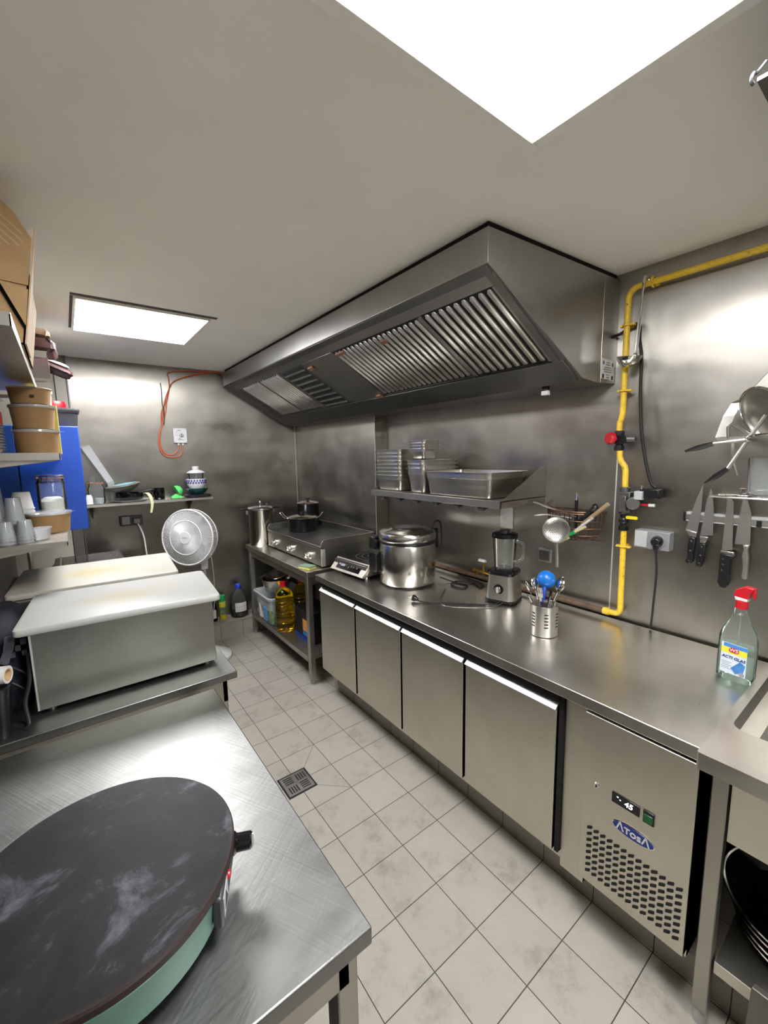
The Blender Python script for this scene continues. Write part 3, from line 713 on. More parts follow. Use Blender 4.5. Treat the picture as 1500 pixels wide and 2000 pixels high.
def spoon(name, label, base, tip, mat, w=.005, head=None, hm=None, cat='spoon', hl=.03, hw=.02, flat=.35, group='cutlery standing in the steel pot'):
    base, tip = Vector(base), Vector(tip); d = (tip - base).normalized(); s = d.cross(Vector((0, 0, 1)))
    s = s.normalized() if s.length > 1e-3 else Vector((1, 0, 0)); n_ = s.cross(d)
    t = thing(name, label, cat, base, group)
    L = (tip - base).length
    hs_ = MB(); N_ = 8
    rows = [(base + d * L * i / N_, w * (.6 + .5 * abs(i / N_ - .4))) for i in range(N_ + 1)]
    for (p, a_), (q, b2) in zip(rows, rows[1:]): hs_.hexa([p - s * a_ - n_ * .0012, p + s * a_ - n_ * .0012, p + s * a_ + n_ * .0012, p - s * a_ + n_ * .0012], [q - s * b2 - n_ * .0012, q + s * b2 - n_ * .0012, q + s * b2 + n_ * .0012, q - s * b2 + n_ * .0012])
    hs_.build('handle', mat, t)
    if head == 'bowl':
        m_ = MB(); c0 = tip + d * hl * .8
        m_.ball((0, 0, 0), 1., 16, 8); m_.v = [tuple(c0 + d * (v[0] * hl) + s * (v[1] * hw) + n_ * (v[2] * hw * flat)) for v in m_.v]; m_.build('head', hm or mat, t)
    if head == 'fork':
        m_ = MB(); m_.obox(tip + d * .008, s * .010, d * .010, n_ * .001)
        for k in (-1, -.33, .33, 1): m_.obox(tip + d * .033, s * .0016, d * .016, n_ * .001); kk = len(m_.v) - 8; m_.v[kk:] = [tuple(Vector(v) + s * .0085 * k) for v in m_.v[kk:]]
        m_.build('head', mat, t)
    return t
B = Vector((cpx, cpy, HC + .01))
def cut(dx, dy, h, *a_, **k_): return spoon(*a_, B + Vector((-dx * .25, -dy * .25, 0)), B + Vector((dx, dy, h)), **k_)
cut(-.062, .040, .165, 'teaspoon', 'thin steel handle leaning far out over the pot rim towards the blender', mat='chrome', w=.008)
cut(-.040, .045, .175, 'dessert_spoon', 'steel spoon with an upturned bowl at the blender side of the pot', mat='chrome', head='bowl')
cut(-.02, .030, .185, 'soup_spoon', 'broad steel spoon head beside the blue scoop in the pot', mat='chrome', head='bowl', hw=.021)
cut(.008, -.022, .16, 'table_knife', 'flat steel knife handle standing at the front of the cutlery pot', mat='steel_knife', w=.009, cat='knife')
cut(.030, -.046, .175, 'fork', 'steel fork leaning over the sink side rim of the pot', mat='chrome', head='fork', cat='fork')
cut(-.025, -.02, .150, 'butter_knife', 'wide plain steel handle at the aisle side of the pot', mat='steel_knife', w=.010, cat='knife')
cut(.045, -.034, .185, 'serving_spoon', 'round steel serving spoon rising beside the blue ball', mat='chrome', head='bowl', hl=.034, hw=.032, flat=.5)
cut(-.05, -.012, .170, 'dessert_fork', 'steel fork fanned out over the aisle side of the pot', mat='chrome', head='fork', cat='fork')
cut(.012, .05, .175, 'tea_spoon', 'slender steel spoon at the wall side of the pot near the blender', mat='chrome', head='bowl')
cut(.05, .0, .17, 'spoon', 'dark handled spoon at the wall side of the pot', mat='black_plastic', w=.007)
t = thing('ball_scoop', 'bright blue plastic scoop with a ball-shaped end in the cutlery pot', 'scoop', B)
hb = B + Vector((-.012, .002, .13)); tb = B + Vector((.028, .012, .225))
MB().tube([B, hb, B + Vector((.005, .006, .185)), tb], [.008, .010, .011, .008], 12).build('handle', 'deep_blue', t)
MB().ball(tb, .0385, 28, 16).build('ball', 'blue_plastic', t)
# glass cleaner
sp = thing('spray_bottle', 'clear glass-cleaner bottle with a red trigger top beside the sink', 'spray bottle', (.775, -1.262, HC), None, math.radians(-100))
def L_(mb, *a_, **k_): return mb.build(*a_, local=True, **k_)
bt = L_(MB().rbox(-.053, -.032, .053, .032, [(0.002, .006), (.008, 0), (.15, 0), (.175, .006), (.205, .022), (.222, .0285), (.235, .031)], .03, 6).rbox(-.02, -.0165, .02, .0165, [(.234, 0), (.262, .002)], .0165, 6), 'bottle', 'bottle_plastic', sp)
L_(MB().rbox(-.0505, -.0295, .0505, .0295, [(.005, .004), (.012, 0), (.125, 0)], .028, 6), 'liquid', 'cleaner', bt)
L_(MB().cyl((0, 0, .02), (.0, 0, .26), .002, n=8), 'dip_tube', 'frost_grey', bt)
cpn = L_(MB().lathe((0, 0, .255), [(0, 0), (.0175, 0), (.0175, .024), (.015, .026), (0, .026)], 24), 'screw_collar', 'red_plastic', sp)
L_(MB().prism([(-.016, .281), (.016, .281), (.018, .292), (-.02, .296)], 1, -.012, .012), 'trigger_neck', 'white_plastic', sp, bevel=.002)
L_(MB().prism([(-.024, .293), (.018, .290), (.026, .318), (.034, .330), (.006, .333), (-.016, .318)], 1, -.0125, .0125), 'spray_head', 'red_plastic', sp, bevel=.003)
L_(MB().prism([(.022, .322), (.034, .328), (.036, .296), (.031, .292)], 1, -.006, .006), 'trigger', 'red_plastic', sp, bevel=.002)
LX, LY = .004, -.0325
lb = L_(MB().box(LX - .036, LY - .001, .03, LX + .036, LY, .135), 'front_label', 'label_white', sp, smooth=False)
L_(MB().box(LX - .036, LY - .0013, .100, LX + .036, LY - .001, .120), 'yellow_band', 'label_yellow', lb, smooth=False)
L_(MB().box(LX - .030, LY - .0013, .121, LX + .036, LY - .001, .134), 'blue_band', 'label_blue', lb, smooth=False)
bpz = L_(MB().rbox(-.014, -.0085, .014, .0085, [(0, 0), (.0008, 0)], .007, 5), 'brand_plate', 'red_plastic', lb, smooth=False)
bpz.data.transform(Matrix.Translation((LX + .0, LY - .0012, .1135)) @ Matrix.Rotation(PI / 2, 4, 'X'))
Wm = world(sp); xd = (Wm.to_3x3() @ Vector((1, 0, 0))); zd = Vector((0, 0, 1))
wp = lambda x, z, e=.0016: Wm @ Vector((x, LY - e, z))
text('W5', 'brand_letters', 'white_paper', .016, wp(LX, .1135, .0022), xd, zd, lb, 0, .0002, .0003)
text('ACTI GLAS', 'product_name', 'badge_blue', .0135, wp(LX, .086), xd, zd, lb, .2, .0002, .0004)
L_(MB().prism([(LX - .006, .05), (LX + .02, .082), (LX + .034, .072), (LX + .03, .046), (LX + .008, .034)], 1, LY - .0013, LY - .001), 'splash_picture', 'label_blue', lb, smooth=False)
ml = MB()
for k in range(5): ml.box(LX - .032, LY - .0014, .068 - k * .006, LX - .004 - (k % 2) * .006, LY - .001, .070 - k * .006)
L_(ml, 'small_print', 'ink_light', lb, smooth=False)
L_(MB().lathe((LX + .026, LY - .001, .038), [(0, 0), (.008, 0), (.008, .0004), (0, .0004)], 16, (0, -1, 0)), 'round_seal', 'ink_light', lb)

# ------------------------------------------------------------------ on the corner stand
ZT = .842
gr = thing('griddle', 'electric countertop griddle with three knobs on the corner stand', 'griddle', (.64, 1.45, ZT))
gx0, gx1, gy0, gy1 = .405, .872, .966, 1.955
MB().box(gx0 + .01, gy0 + .01, ZT + .012, gx1, gy1 - .01, ZT + .142).build('body', 'steel_frame', gr)
fp = MB().prism([(gx0, ZT + .014), (gx0 + .012, ZT + .014), (gx0 + .012, ZT + .138), (gx0 + .0, ZT + .138)], 1, gy0 + .004, gy1 - .004).build('control_front', 'steel_frame', gr, bevel=.002)
MB().box(gx0 - .002, gy0, ZT + .014, gx0 + .03, gy0 + .012, ZT + .14).build('front_post', 'steel_bright_lip', gr, bevel=.002)
pl = MB().box(gx0, gy0 + .01, ZT + .148, gx1 - .012, gy1 - .01, ZT + .160).build('cooking_plate', 'griddle_iron', gr, bevel=.002)
sg = MB().prism([(gx0 - .004, ZT + .143), (gx1, ZT + .143), (gx1, ZT + .208), (gx0 + .035, ZT + .206), (gx0 + .012, ZT + .2), (gx0 - .004, ZT + .175)], 1, gy0, gy0 + .01)
sg.build('side_guard', 'steel_frame', gr, bevel=.001)
MB().prism([(gx0 - .004, ZT + .143), (gx1, ZT + .143), (gx1, ZT + .208), (gx0 + .035, ZT + .206), (gx0 + .012, ZT + .2), (gx0 - .004, ZT + .175)], 1, gy1 - .01, gy1).build('side_guard', 'steel_frame', gr, bevel=.001)
MB().box(gx1 - .01, gy0, ZT + .143, gx1, gy1, ZT + .208).build('back_guard', 'steel_frame', gr, bevel=.001)
MB().box(gx0 - .004, gy0, ZT + .141, gx0 + .012, gy1, ZT + .158).build('front_lip', 'steel_frame', gr, bevel=.003)
for y in (1.80, 1.485, 1.165):
    kn = MB().lathe((gx0, y, ZT + .062), [(0, 0), (.028, 0), (.028, .006), (.021, .009), (.019, .028), (.016, .031), (0, .031)], 24, (-1, 0, 0)).build('knob', 'chrome', gr)
    MB().obox((gx0 - .033, y, ZT + .062), (.004, 0, 0), (0, .004, .004), (0, -.014, .014)).build('knob_grip', 'steel_pan', kn)
for x in (gx0 + .04, gx1 - .04):
    for y in (gy0 + .05, gy1 - .06): MB().lathe((x, y, ZT), [(0, 0), (.014, 0), (.016, .013), (0, .013)], 12).build('foot', 'black_rubber', gr)
# pots on the griddle
zp = ZT + .1605
p1 = thing('casserole_pot', 'low black casserole with upright wire handles in front on the griddle', 'pot', (.607, 1.668, zp))
MB().lathe((.607, 1.668, zp), [(0, 0), (.112, 0), (.116, .004), (.119, .105), (.124, .112), (.124, .115), (0, .115)], 48).build('body', 'dark_enamel', p1)
lid = MB().lathe((.607, 1.668, zp), [(0, .115), (.127, .115), (.127, .118), (.115, .126), (.06, .136), (0, .139)], 48).build('lid', 'steel_pot', p1)
MB().lathe((.607, 1.668, zp), [(0, .137), (.01, .138), (.01, .15), (.022, .154), (.022, .163), (0, .166)], 20).build('lid_knob', 'black_plastic', lid)
for sgn in (-1, 1):
    d = Vector((.80, -.60, 0)) * sgn; e = Vector((.60, .80, 0)); c0 = Vector((.607, 1.668, zp + .108))
    MB().tube([c0 + d * .122 - e * .035, c0 + d * .152 - e * .033 + Vector((0, 0, .012)), c0 + d * .182 - e * .032 + Vector((0, 0, .05)), c0 + d * .182 + e * .032 + Vector((0, 0, .05)), c0 + d * .152 + e * .033 + Vector((0, 0, .012)), c0 + d * .122 + e * .035], .0035, 8).build('handle', 'chrome', p1)
p2 = thing('stew_pot', 'tall black pot with a glass lid at the back of the griddle', 'pot', (.757, 1.846, zp))
MB().lathe((.757, 1.846, zp), [(0, 0), (.092, 0), (.096, .004), (.096, .205), (.1, .212), (0, .212)], 48).build('body', 'dark_enamel', p2)
lid = MB().lathe((.757, 1.846, zp), [(0, .212), (.1005, .212), (.1005, .217), (.096, .219), (.05, .232), (0, .236)], 48).build('lid', 'steel_pot', p2)
MB().lathe((.757, 1.846, zp), [(0, .234), (.009, .235), (.009, .245), (.02, .249), (.02, .258), (0, .261)], 20).build('lid_knob', 'black_plastic', lid)
# pressure cooker
pc = thing('pressure_cooker', 'tall steel pressure cooker at the end of the corner stand', 'pot', (.392, 2.075, ZT))
c = (.392, 2.075, ZT)
MB().lathe(c, [(0, 0), (.100, 0), (.106, .012), (.106, .32), (.109, .325), (0, .325)], 48).build('body', 'steel_pot', pc)
lid = MB().lathe(c, [(0, .325), (.116, .325), (.118, .332), (.116, .342), (.10, .352), (.05, .358), (0, .36)], 48).build('lid', 'steel_pot', pc)
MB().cyl((.392, 2.075, ZT + .358), (.392, 2.075, ZT + .395), .010, .008, 16).cyl((.392, 2.075, ZT + .393), (.392, 2.075, ZT + .402), .012, .01, 16).build('pressure_valve', 'chrome', lid)
MB().cyl((.447, 2.05, ZT + .355), (.447, 2.05, ZT + .378), .008, .007, 14).build('lid_screw', 'steel_dull', lid)
for sgn in (-1, 1):
    d = Vector((1, -.12, 0)).normalized() * sgn; e = Vector((-d.y, d.x, 0))
    MB().obox(Vector((.392, 2.075, ZT + .338)) + d * .140, d * .036, e * .016, (0, 0, .009)).build('handle', 'black_plastic', pc, bevel=.006)
    MB().obox(Vector((.392, 2.075, ZT + .305)) + d * .118, d * .012, e * .014, (0, 0, .018)).build('clasp', 'steel_dull', pc, bevel=.002)
# sponge
sg = thing('sponge', 'yellow scouring sponge with a green pad on the stand edge', 'sponge', (.325, 1.04, ZT), None, math.radians(20))
MB().box(-.035, -.055, 0, .035, .055, .018).build('foam', 'sponge_yellow', sg, local=True, bevel=.004)
MB().box(-.035, -.055, .0185, .035, .055, .026).build('scouring_pad', 'sponge_green', sg, local=True, bevel=.003)
# under the stand
US = .2
cr = thing('storage_crate', 'translucent plastic crate of packets below the corner stand', 'crate', (.44, 1.86, US))
w_ = MB().rbox(.275, 1.665, .63, 2.045, [(US + .002, .03), (US + .235, .004), (US + .237, -.010), (US + .252, -.012), (US + .256, 0), (US + .242, .008), (US + .01, .034)], .04, 5, True, True).build('tub', 'crate_plastic', cr)
for k in range(9):
    x, y = .33 + (k % 3) * .09, 1.73 + (k // 3) * .10
    tag(MB().rbox(-.035, -.045, .035, .045, [(0, .012), (.01, 0), (.13, .0), (.15, .015)], .02).build('food_packet', ['salad', 'white_paper', 'lime_plastic', 'label_blue', 'yellow_label', 'salad', 'white_paper', 'ink_light', 'olive_bowl'][k], bevel=.004),
        ['green salad packet', 'white paper packet', 'lime green packet', 'blue packet', 'yellow packet', 'leafy packet', 'pale packet', 'grey packet', 'olive packet'][k] + [' inside the translucent crate, towards the aisle', ' in the middle of the translucent crate', ' at the wall side of the translucent crate'][k % 3], 'packet', 'packets in the translucent crate')
    o_ = COL.objects[-1]; o_.location = (x, y, US + .012); o_.rotation_euler = (random.uniform(-.1, .1), random.uniform(-.1, .1), random.uniform(-.4, .4))
bw = MB().lathe((0, 0, 0), [(0, .002), (.085, .002), (.105, .012), (.132, .115), (.143, .118), (.143, .121), (.129, .119), (.102, .016), (.083, .006), (0, .006)], 56).build('mixing_bowl', 'steel_pot')
bw.location = (.425, 1.86, US + .259); tag(bw, 'wide steel mixing bowl standing on the translucent crate', 'bowl')
bw2 = MB().lathe((0, 0, 0), [(0, .002), (.06, .002), (.078, .01), (.096, .08), (.104, .083), (.104, .086), (.093, .083), (.075, .014), (0, .006)], 56).build('mixing_bowl', 'steel_pot')
bw2.location = (.45, 1.85, US + .334); bw2.rotation_euler = (.12, -.2, 0); tag(bw2, 'smaller steel bowl tilted inside the wide mixing bowl', 'bowl')
def oil(loc, label, s=1.):
    t = thing('oil_bottle', label, 'bottle', loc, 'big cooking oil bottles')
    prof = [(0, .002), (.058, .002), (.066, .012)]
    for k in range(8): z = .02 + k * .028; prof += [(.068, z), (.068, z + .017), (.0645, z + .021), (.0645, z + .025)]
    prof += [(.068, .25), (.066, .275), (.056, .305), (.035, .325), (.02, .333), (.02, .345), (0, .345)]
    L_(MB().lathe((0, 0, 0), [(r * s, z * s) for r, z in prof], 40), 'bottle', 'oil', t)
    L_(MB().lathe((0, 0, 0), [(0, .345 * s), (.026 * s, .345 * s), (.025 * s, .378 * s), (0, .38 * s)], 24), 'cap', 'red_plastic', t)
    L_(MB().box(.066 * s, -.03 * s, .12, .070 * s, .03 * s, .22), 'label', 'white_paper', t, bevel=.001)
    return t
oil((.362, 1.567, US), 'ribbed bottle of yellow cooking oil with a red cap, front of the undershelf', 1.1)
o2 = oil((.525, 1.575, US), 'second yellow oil bottle standing behind the black box', 1.1)
bx = thing('bulk_box', 'black box with an orange and blue picture on the undershelf', 'box', (.49, 1.29, US))
MB().box(.392, 1.155, US, .60, 1.435, US + .245).build('carton', 'black_plastic', bx, bevel=.004)
MB().box(.3905, 1.155, US + .0, .392, 1.435, US + .03).build('blue_base_band', 'deep_blue', bx)
pc_ = MB().box(.3903, 1.16, US + .07, .3918, 1.295, US + .175).build('picture_label', 'orange_art', bx, smooth=False)
MB().box(.3898, 1.16, US + .045, .3915, 1.295, US + .085).build('picture_water', 'azure_art', pc_, smooth=False)
tag(single(MB().lathe((.55, 1.06, US), [(0, 0), (.05, 0), (.055, .01), (.055, .12), (.05, .13), (0, .13)], 32), 'storage_tin', 'steel_dull', 'dull grey tin on the undershelf next to the black box', 'tin'), 'dull grey tin on the undershelf next to the black box', 'tin')
# ledge bottles
lz = .157
jg = thing('sauce_jug', 'big clear jug of dark sauce with a blue cap on the tiled ledge', 'jug', (.205, 2.262, lz))
J = (.205, 2.262, lz)
body = MB().lathe(J, [(0, .002), (.066, .002), (.078, .012), (.080, .13), (.072, .185), (.05, .235), (.026, .262), (.021, .27), (.021, .285), (0, .285)], 40).build('jug_body', 'bottle_plastic', jg)
MB().lathe(J, [(0, .006), (.064, .006), (.0745, .015), (.0765, .085), (0, .085)], 40).build('sauce', 'soy', body)
MB().lathe(J, [(0, .268), (.028, .268), (.028, .298), (.024, .304), (0, .304)], 24).build('cap', 'blue_cap', jg)
lb = MB(); 
for i in range(6):
    t0, t1 = [math.radians(228 + 13 * k) for k in (i, i + 1)]; P_ = lambda t, r, z: (J[0] + r * math.cos(t), J[1] + r * math.sin(t), z)
    lb.hexa([P_(t0, .0805, lz + .06), P_(t1, .0805, lz + .06), P_(t1, .0812, lz + .06), P_(t0, .0812, lz + .06)], [P_(t0, .0800, lz + .145), P_(t1, .0800, lz + .145), P_(t1, .0812, lz + .145), P_(t0, .0812, lz + .145)])
lbo = lb.build('paper_label', 'white_paper', body)
l2 = MB()
for z in (.078, .104, .109):
    for i in range(6):
        t0, t1 = [math.radians(230 + 12 * k) for k in (i, i + 1)]
        l2.hexa([P_(t0, .0812, lz + z), P_(t1, .0812, lz + z), P_(t1, .0816, lz + z), P_(t0, .0816, lz + z)], [P_(t0, .0812, lz + z + .002), P_(t1, .0812, lz + z + .002), P_(t1, .0816, lz + z + .002), P_(t0, .0816, lz + z + .002)])
l2.build('label_print', 'ink_light', lbo)
sc = thing('aerosol_can', 'slim spray can with a bright green cap on the tiled ledge', 'spray can', (.055, 2.268, lz))
S_ = (.055, 2.268, lz)
can = MB().lathe(S_, [(0, 0), (.028, 0), (.030, .005), (.030, .165), (.024, .178), (0, .178)], 28).build('can', 'yellow_label', sc)
MB().lathe(S_, [(0, .172), (.031, .172), (.029, .225), (0, .228)], 28).build('cap', 'green_plastic', sc)
MB().lathe(S_, [(.0302, .05), (.0306, .05), (.0306, .12), (.0302, .12), (.0302, .05)], 28).build('green_print', 'salad', can)
bb = thing('cleaner_bottle', 'dark bottle half hidden by the cutting board, beside the aerosol', 'bottle', (-.03, 2.27, lz))
MB().rbox(-.062, 2.245, .002, 2.295, [(lz, .004), (lz + .006, 0), (lz + .15, 0), (lz + .19, .02)], .015).build('bottle', 'navy_gloss', bb)
MB().box(-.05, 2.243, lz + .03, -.01, 2.2452, lz + .11).build('label', 'white_paper', bb)
# ------------------------------------------------------------------ shelf with pans on the cooking wall
ws = thing('wall_shelf', 'steel wall shelf carrying steel food pans below the hood', 'shelf', (.85, .16, 1.36))
zs = 1.403; wy0, wy1 = -.362, .712
MB().box(.665, wy0, zs - .004, XR - .001, wy1, zs).build('board', 'steel_frame', ws)
MB().box(.660, wy0, zs - .036, .668, wy1, zs).build('front_lip', 'steel_frame', ws, bevel=.001)
for y, n_ in ((wy0, 0), (wy1 - .004, 1)):
    MB().prism([(.660, zs - .036), (.660, zs), (.675, zs), (.985, zs + .155), (XR - .001, zs + .155), (XR - .001, zs - .036)], 1, y, y + .004).build('end_plate', 'steel_frame', ws, smooth=False)
for k in range(6):
    y = -.25 + k * .165
    MB().prism([(.67, zs - .004), (.84, zs - .004), (.67, zs - .058)], 1, y, y + .035).build('support_rib', 'dark_grey_plastic', ws, smooth=False)
MB().box(XR - .006, -.165, 1.20, XR - .001, -.078, 1.335).build('wall_plate', 'steel_bright_lip', ws, bevel=.002)
def gn(name, label, x0, y0, x1, y1, z, depth, group, mat='steel_pan', rim=.012, rad=.035, top=None):
    o = bpy.data.objects.new(name, None)
    b_ = MB().rbox(-(x1 - x0) / 2, -(y1 - y0) / 2, (x1 - x0) / 2, (y1 - y0) / 2,
                   [(.001, rim + .022), (.006, rim + .016), (depth * .72, rim + .006), (depth * .74, rim + .001), (depth - .002, rim), (depth - .002, 0), (depth, 0), (depth, rim + .001), (depth * .74, rim + .003), (.004, rim + .022)], rad, 5)
    m = b_.build(name, mat, None, angle=28); m.location = ((x0 + x1) / 2, (y0 + y1) / 2, z)
    return tag(m, label, 'food pan', group)
first = gn('food_pan', 'lowest steel pan of the tall stack nearest the corner chase', .675, .425, .855, .706, zs + .001, .10, 'tall stack of steel pans')
names = ['second', 'third', 'fourth', 'fifth', 'sixth', 'seventh', 'eighth']
for k, w in enumerate(names):
    o = dup(first, (first.location.x + random.uniform(-.003, .003), first.location.y + random.uniform(-.004, .004), zs + .001 + (k + 1) * .0235), rotz=random.uniform(-.01, .01),
            label=w + ' pan from the bottom in the tall stack nearest the corner chase' if k < 6 else 'topmost pan of the tall stack nearest the corner chase')
f2 = gn('food_pan', 'lowest deep steel pan of the middle stack behind the largest pan', .672, .198, .995, .376, zs + .001, .15, 'middle stack of deep steel pans')
for k, w in enumerate(['second deep steel pan of the middle stack, nested in the lowest', 'uppermost deep pan of the middle stack, under the small pans']):
    dup(f2, (f2.location.x, f2.location.y + .003 * (k + 1), zs + .001 + (k + 1) * .024), label=w)
zt = zs + .001 + .15 + .048
f3 = gn('food_pan', 'lowest of the small pans stacked on the deep middle pans', .68, .204, .845, .368, zt + .001, .065, 'small steel pans on the middle stack', rad=.03)
for k, w in enumerate(['second of the small pans on the deep middle pans', 'third of the small pans on the deep middle pans', 'topmost of the small pans on the deep middle pans']):
    dup(f3, (f3.location.x + random.uniform(-.004, .004), f3.location.y, zt + .001 + (k + 1) * .0165), label=w)
gn('food_pan', 'largest rectangular steel pan standing at the open end of the wall shelf', .652, -.306, .985, .190, zs + .001, .135, None, rim=.014, rad=.032)

# ------------------------------------------------------------------ gas line
gp = thing('gas_pipe', 'yellow gas pipe with valves running down the steel wall', 'pipe', (.99, -.78, .90))
GX = .992
MB().tube([(GX, -2.6, 2.309)] + [(GX, -.835, 2.312)] + arc((GX, -.79, 2.272), .04, PI / 2, 0, 6, (0, 1, 0), (0, 0, 1)) + [(GX, -.75, 2.2), (GX, -.752, 1.80), (GX, -.748, 1.775), (GX, -.742, 1.76), (GX, -.742, 1.715)], .0125, 14).build('upper_run', 'gas_yellow', gp)
MB().tube([(GX, -.748, 1.645), (GX, -.750, 1.608), (GX, -.757, 1.588), (GX, -.773, 1.566), (GX, -.778, 1.545), (GX, -.780, 1.465)], .0125, 14).build('middle_run', 'gas_yellow', gp)
MB().tube([(GX, -.785, 1.285), (GX, -.789, .915)] + arc((GX, -.762, .912), .027, PI, PI * 1.5, 6, (0, 1, 0), (0, 0, 1)) + [(GX, -.735, .885)], .0125, 14).build('lower_run', 'gas_yellow', gp)
MB().cyl((GX, -.742, .885), (GX, -.715, .884), .0165, n=14).build('elbow_nut', 'gas_yellow', gp)
MB().tube([(GX, -.72, .884), (GX, -.3, .882), (GX, .45, .880)], .0135, 14).build('base_run', 'rusty_paint', gp)
for (y, z) in ((-.752, 2.165), (-.755, 1.893), (-.787, 1.207)):
    m = MB().tube([Vector((GX, y, z)) + Vector((math.cos(q), math.sin(q) * 1.0, 0)) * .017 for q in [2 * PI * i / 16 for i in range(16)]], .0045, 8, closed=True)
    m.box(GX - .01, y - .03, z - .004, GX + .01, y - .014, z + .004).box(GX - .01, y + .014, z - .004, GX + .01, y + .028, z + .004).box(GX + .012, y - .006, z - .004, XR - .001, y + .006, z + .004)
    m.build('pipe_clip', 'gas_yellow', gp)
m = MB().tube([Vector((GX, -.842, 2.312)) + Vector((math.cos(q), 0, math.sin(q))) * .018 for q in [2 * PI * i / 16 for i in range(16)]], .0045, 8, closed=True).box(GX + .012, -.85, 2.306, XR - .001, -.835, 2.318)
m.build('pipe_clip', 'gas_yellow', gp)
# shut-off button valve
sv = MB().cyl((GX, -.745, 1.640), (GX, -.743, 1.718), .016, n=16).cyl((GX, -.743, 1.70), (GX, -.743, 1.722), .021, n=6).cyl((GX, -.745, 1.636), (GX, -.745, 1.657), .021, n=6).box(GX - .024, -.785, 1.665, GX + .024, -.73, 1.70).build('button_valve', 'black_plastic', gp, bevel=.002)
MB().cyl((GX - .01, -.785, 1.683), (GX - .01, -.815, 1.683), .016, .011, 16).build('valve_lever', 'iron_grey', sv)
rd = Vector((-.85, .45, .1)).normalized()
MB().lathe(Vector((GX - .018, -.735, 1.687)), [(0, 0), (.012, 0), (.012, .014), (.027, .016), (.027, .030), (.023, .036), (0, .037)], 28, rd).build('red_button', 'red_plastic', sv)
# solenoid valve
so = MB().box(GX - .03, -.815, 1.365, GX + .03, -.765, 1.455).cyl((GX, -.780, 1.355), (GX, -.780, 1.475), .021, n=16).cyl((GX - .02, -.825, 1.408), (GX - .045, -.835, 1.408), .028, n=20).box(GX - .045, -.805, 1.372, GX - .028, -.772, 1.44).build('solenoid_valve', 'iron_grey', gp, bevel=.004)
MB().box(GX - .03, -.925, 1.43, GX + .02, -.85, 1.472).build('coil_plug', 'black_plastic', so, bevel=.004)
cb = MB().box(GX - .045, -.868, 1.425, GX - .01, -.835, 1.462).build('coil_block', 'light_grey_plastic', so, bevel=.003)
MB().cyl((GX - .02, -.855, 1.462), (GX - .02, -.855, 1.484), .004, n=8).cyl((GX - .02, -.855, 1.480), (GX - .02, -.855, 1.486), .01, n=12).build('block_screw', 'chrome', so)
MB().cyl((GX - .01, -.845, 1.402), (GX - .01, -.885, 1.402), .005, n=10).build('red_wire', 'red_plastic', so)
MB().cyl((GX - .01, -.884, 1.402), (GX - .01, -.906, 1.402), .007, n=10).build('wire_cap', 'white_plastic', so)
tv = MB().cyl((GX, -.783, 1.283), (GX, -.782, 1.358), .015, n=16).cyl((GX, -.783, 1.28), (GX, -.783, 1.30), .020, n=6).ball((GX, -.783, 1.325), .021, 16, 10).build('ball_valve', 'black_plastic', gp)
lv = MB().rbox(-.024, -.007, .024, .007, [(0, 0), (.006, 0)], .006, 5).build('yellow_lever', 'yellow_lever', tv, local=True, bevel=.001)
lv.data.transform(world(tv).inverted() @ Matrix.Translation((GX - .028, -.825, 1.343)) @ Matrix.Rotation(PI / 2, 4, 'Z') @ Matrix.Rotation(PI / 2, 4, 'X') )
# black cable from hood side to the solenoid
tag(single(MB().tube(smoothpath([(.985, -.69, 2.13), (1.02, -.715, 2.145), (1.02, -.76, 2.17), (1.015, -.79, 2.16), (1.0, -.800, 2.10), (1.0, -.812, 2.02), (1.0, -.815, 1.89), (1.0, -.829, 1.72), (1.0, -.853, 1.59), (1.0, -.878, 1.50), (1.0, -.90, 1.475)]), .0065, 10), 'black_cable', 'black_rubber', '', ''), 'black cable dropping beside the yellow gas pipe to its solenoid', 'cable')
# hanging ladle
ldl = thing('ladle', 'steel ladle hanging by its hook from the yellow gas pipe', 'ladle', (.955, -.80, 1.98))
MB().tube(smoothpath([(GX - .002, -.826, 2.306), (GX - .004, -.826, 2.329), (GX - .02, -.824, 2.333), (.962, -.82, 2.315), (.958, -.815, 2.2), (.955, -.808, 2.05), (.952, -.806, 2.03)]), [.0045] * 12 + [.006] * 12 + [.007] * 13, 8).build('handle', 'chrome', ldl)
lb = MB().lathe((0, 0, 0), [(0, -.046), (.02, -.043), (.037, -.03), (.046, -.012), (.049, 0), (.046, 0), (.043, -.012), (.034, -.028), (.018, -.04), (0, -.043)], 36)
M_ = Matrix.Translation((.945, -.786, 2.028)) @ Matrix.Rotation(math.radians(8), 4, 'X') @ Matrix.Rotation(math.radians(-8), 4, 'Y')
lb.v = [tuple(M_ @ Vector(v)) for v in lb.v]; lb.build('bowl', 'chrome', ldl)

# ------------------------------------------------------------------ socket with plug, switch plate
sk2 = thing('wall_socket', 'grey double wall socket with a black plug on the steel wall', 'socket', (.99, -.90, 1.21))
MB().box(.985, -.968, 1.212, XR - .001, -.832, 1.292).build('housing', 'grey_plastic', sk2, bevel=.004)
MB().box(.979, -.886, 1.218, .988, -.836, 1.288).build('socket_lid', 'light_grey_plastic', sk2, bevel=.003)
so_ = MB().lathe((.985, -.927, 1.252), [(0, 0), (.029, 0), (.029, .004), (.025, .005), (.023, .002), (0, .002)], 28, (-1, 0, 0)).build('outlet', 'grey_plastic', sk2)
pgb = thing('power_plug', 'black plug and cord hanging from the grey wall socket', 'plug', (.975, -.925, 1.23))
MB().lathe((.983, -.927, 1.252), [(0, 0), (.021, 0), (.021, .022), (.015, .032), (0, .034)], 24, (-1, 0, 0)).box(.958, -.934, 1.216, .978, -.918, 1.25).build('plug_body', 'black_plastic', pgb, bevel=.002)
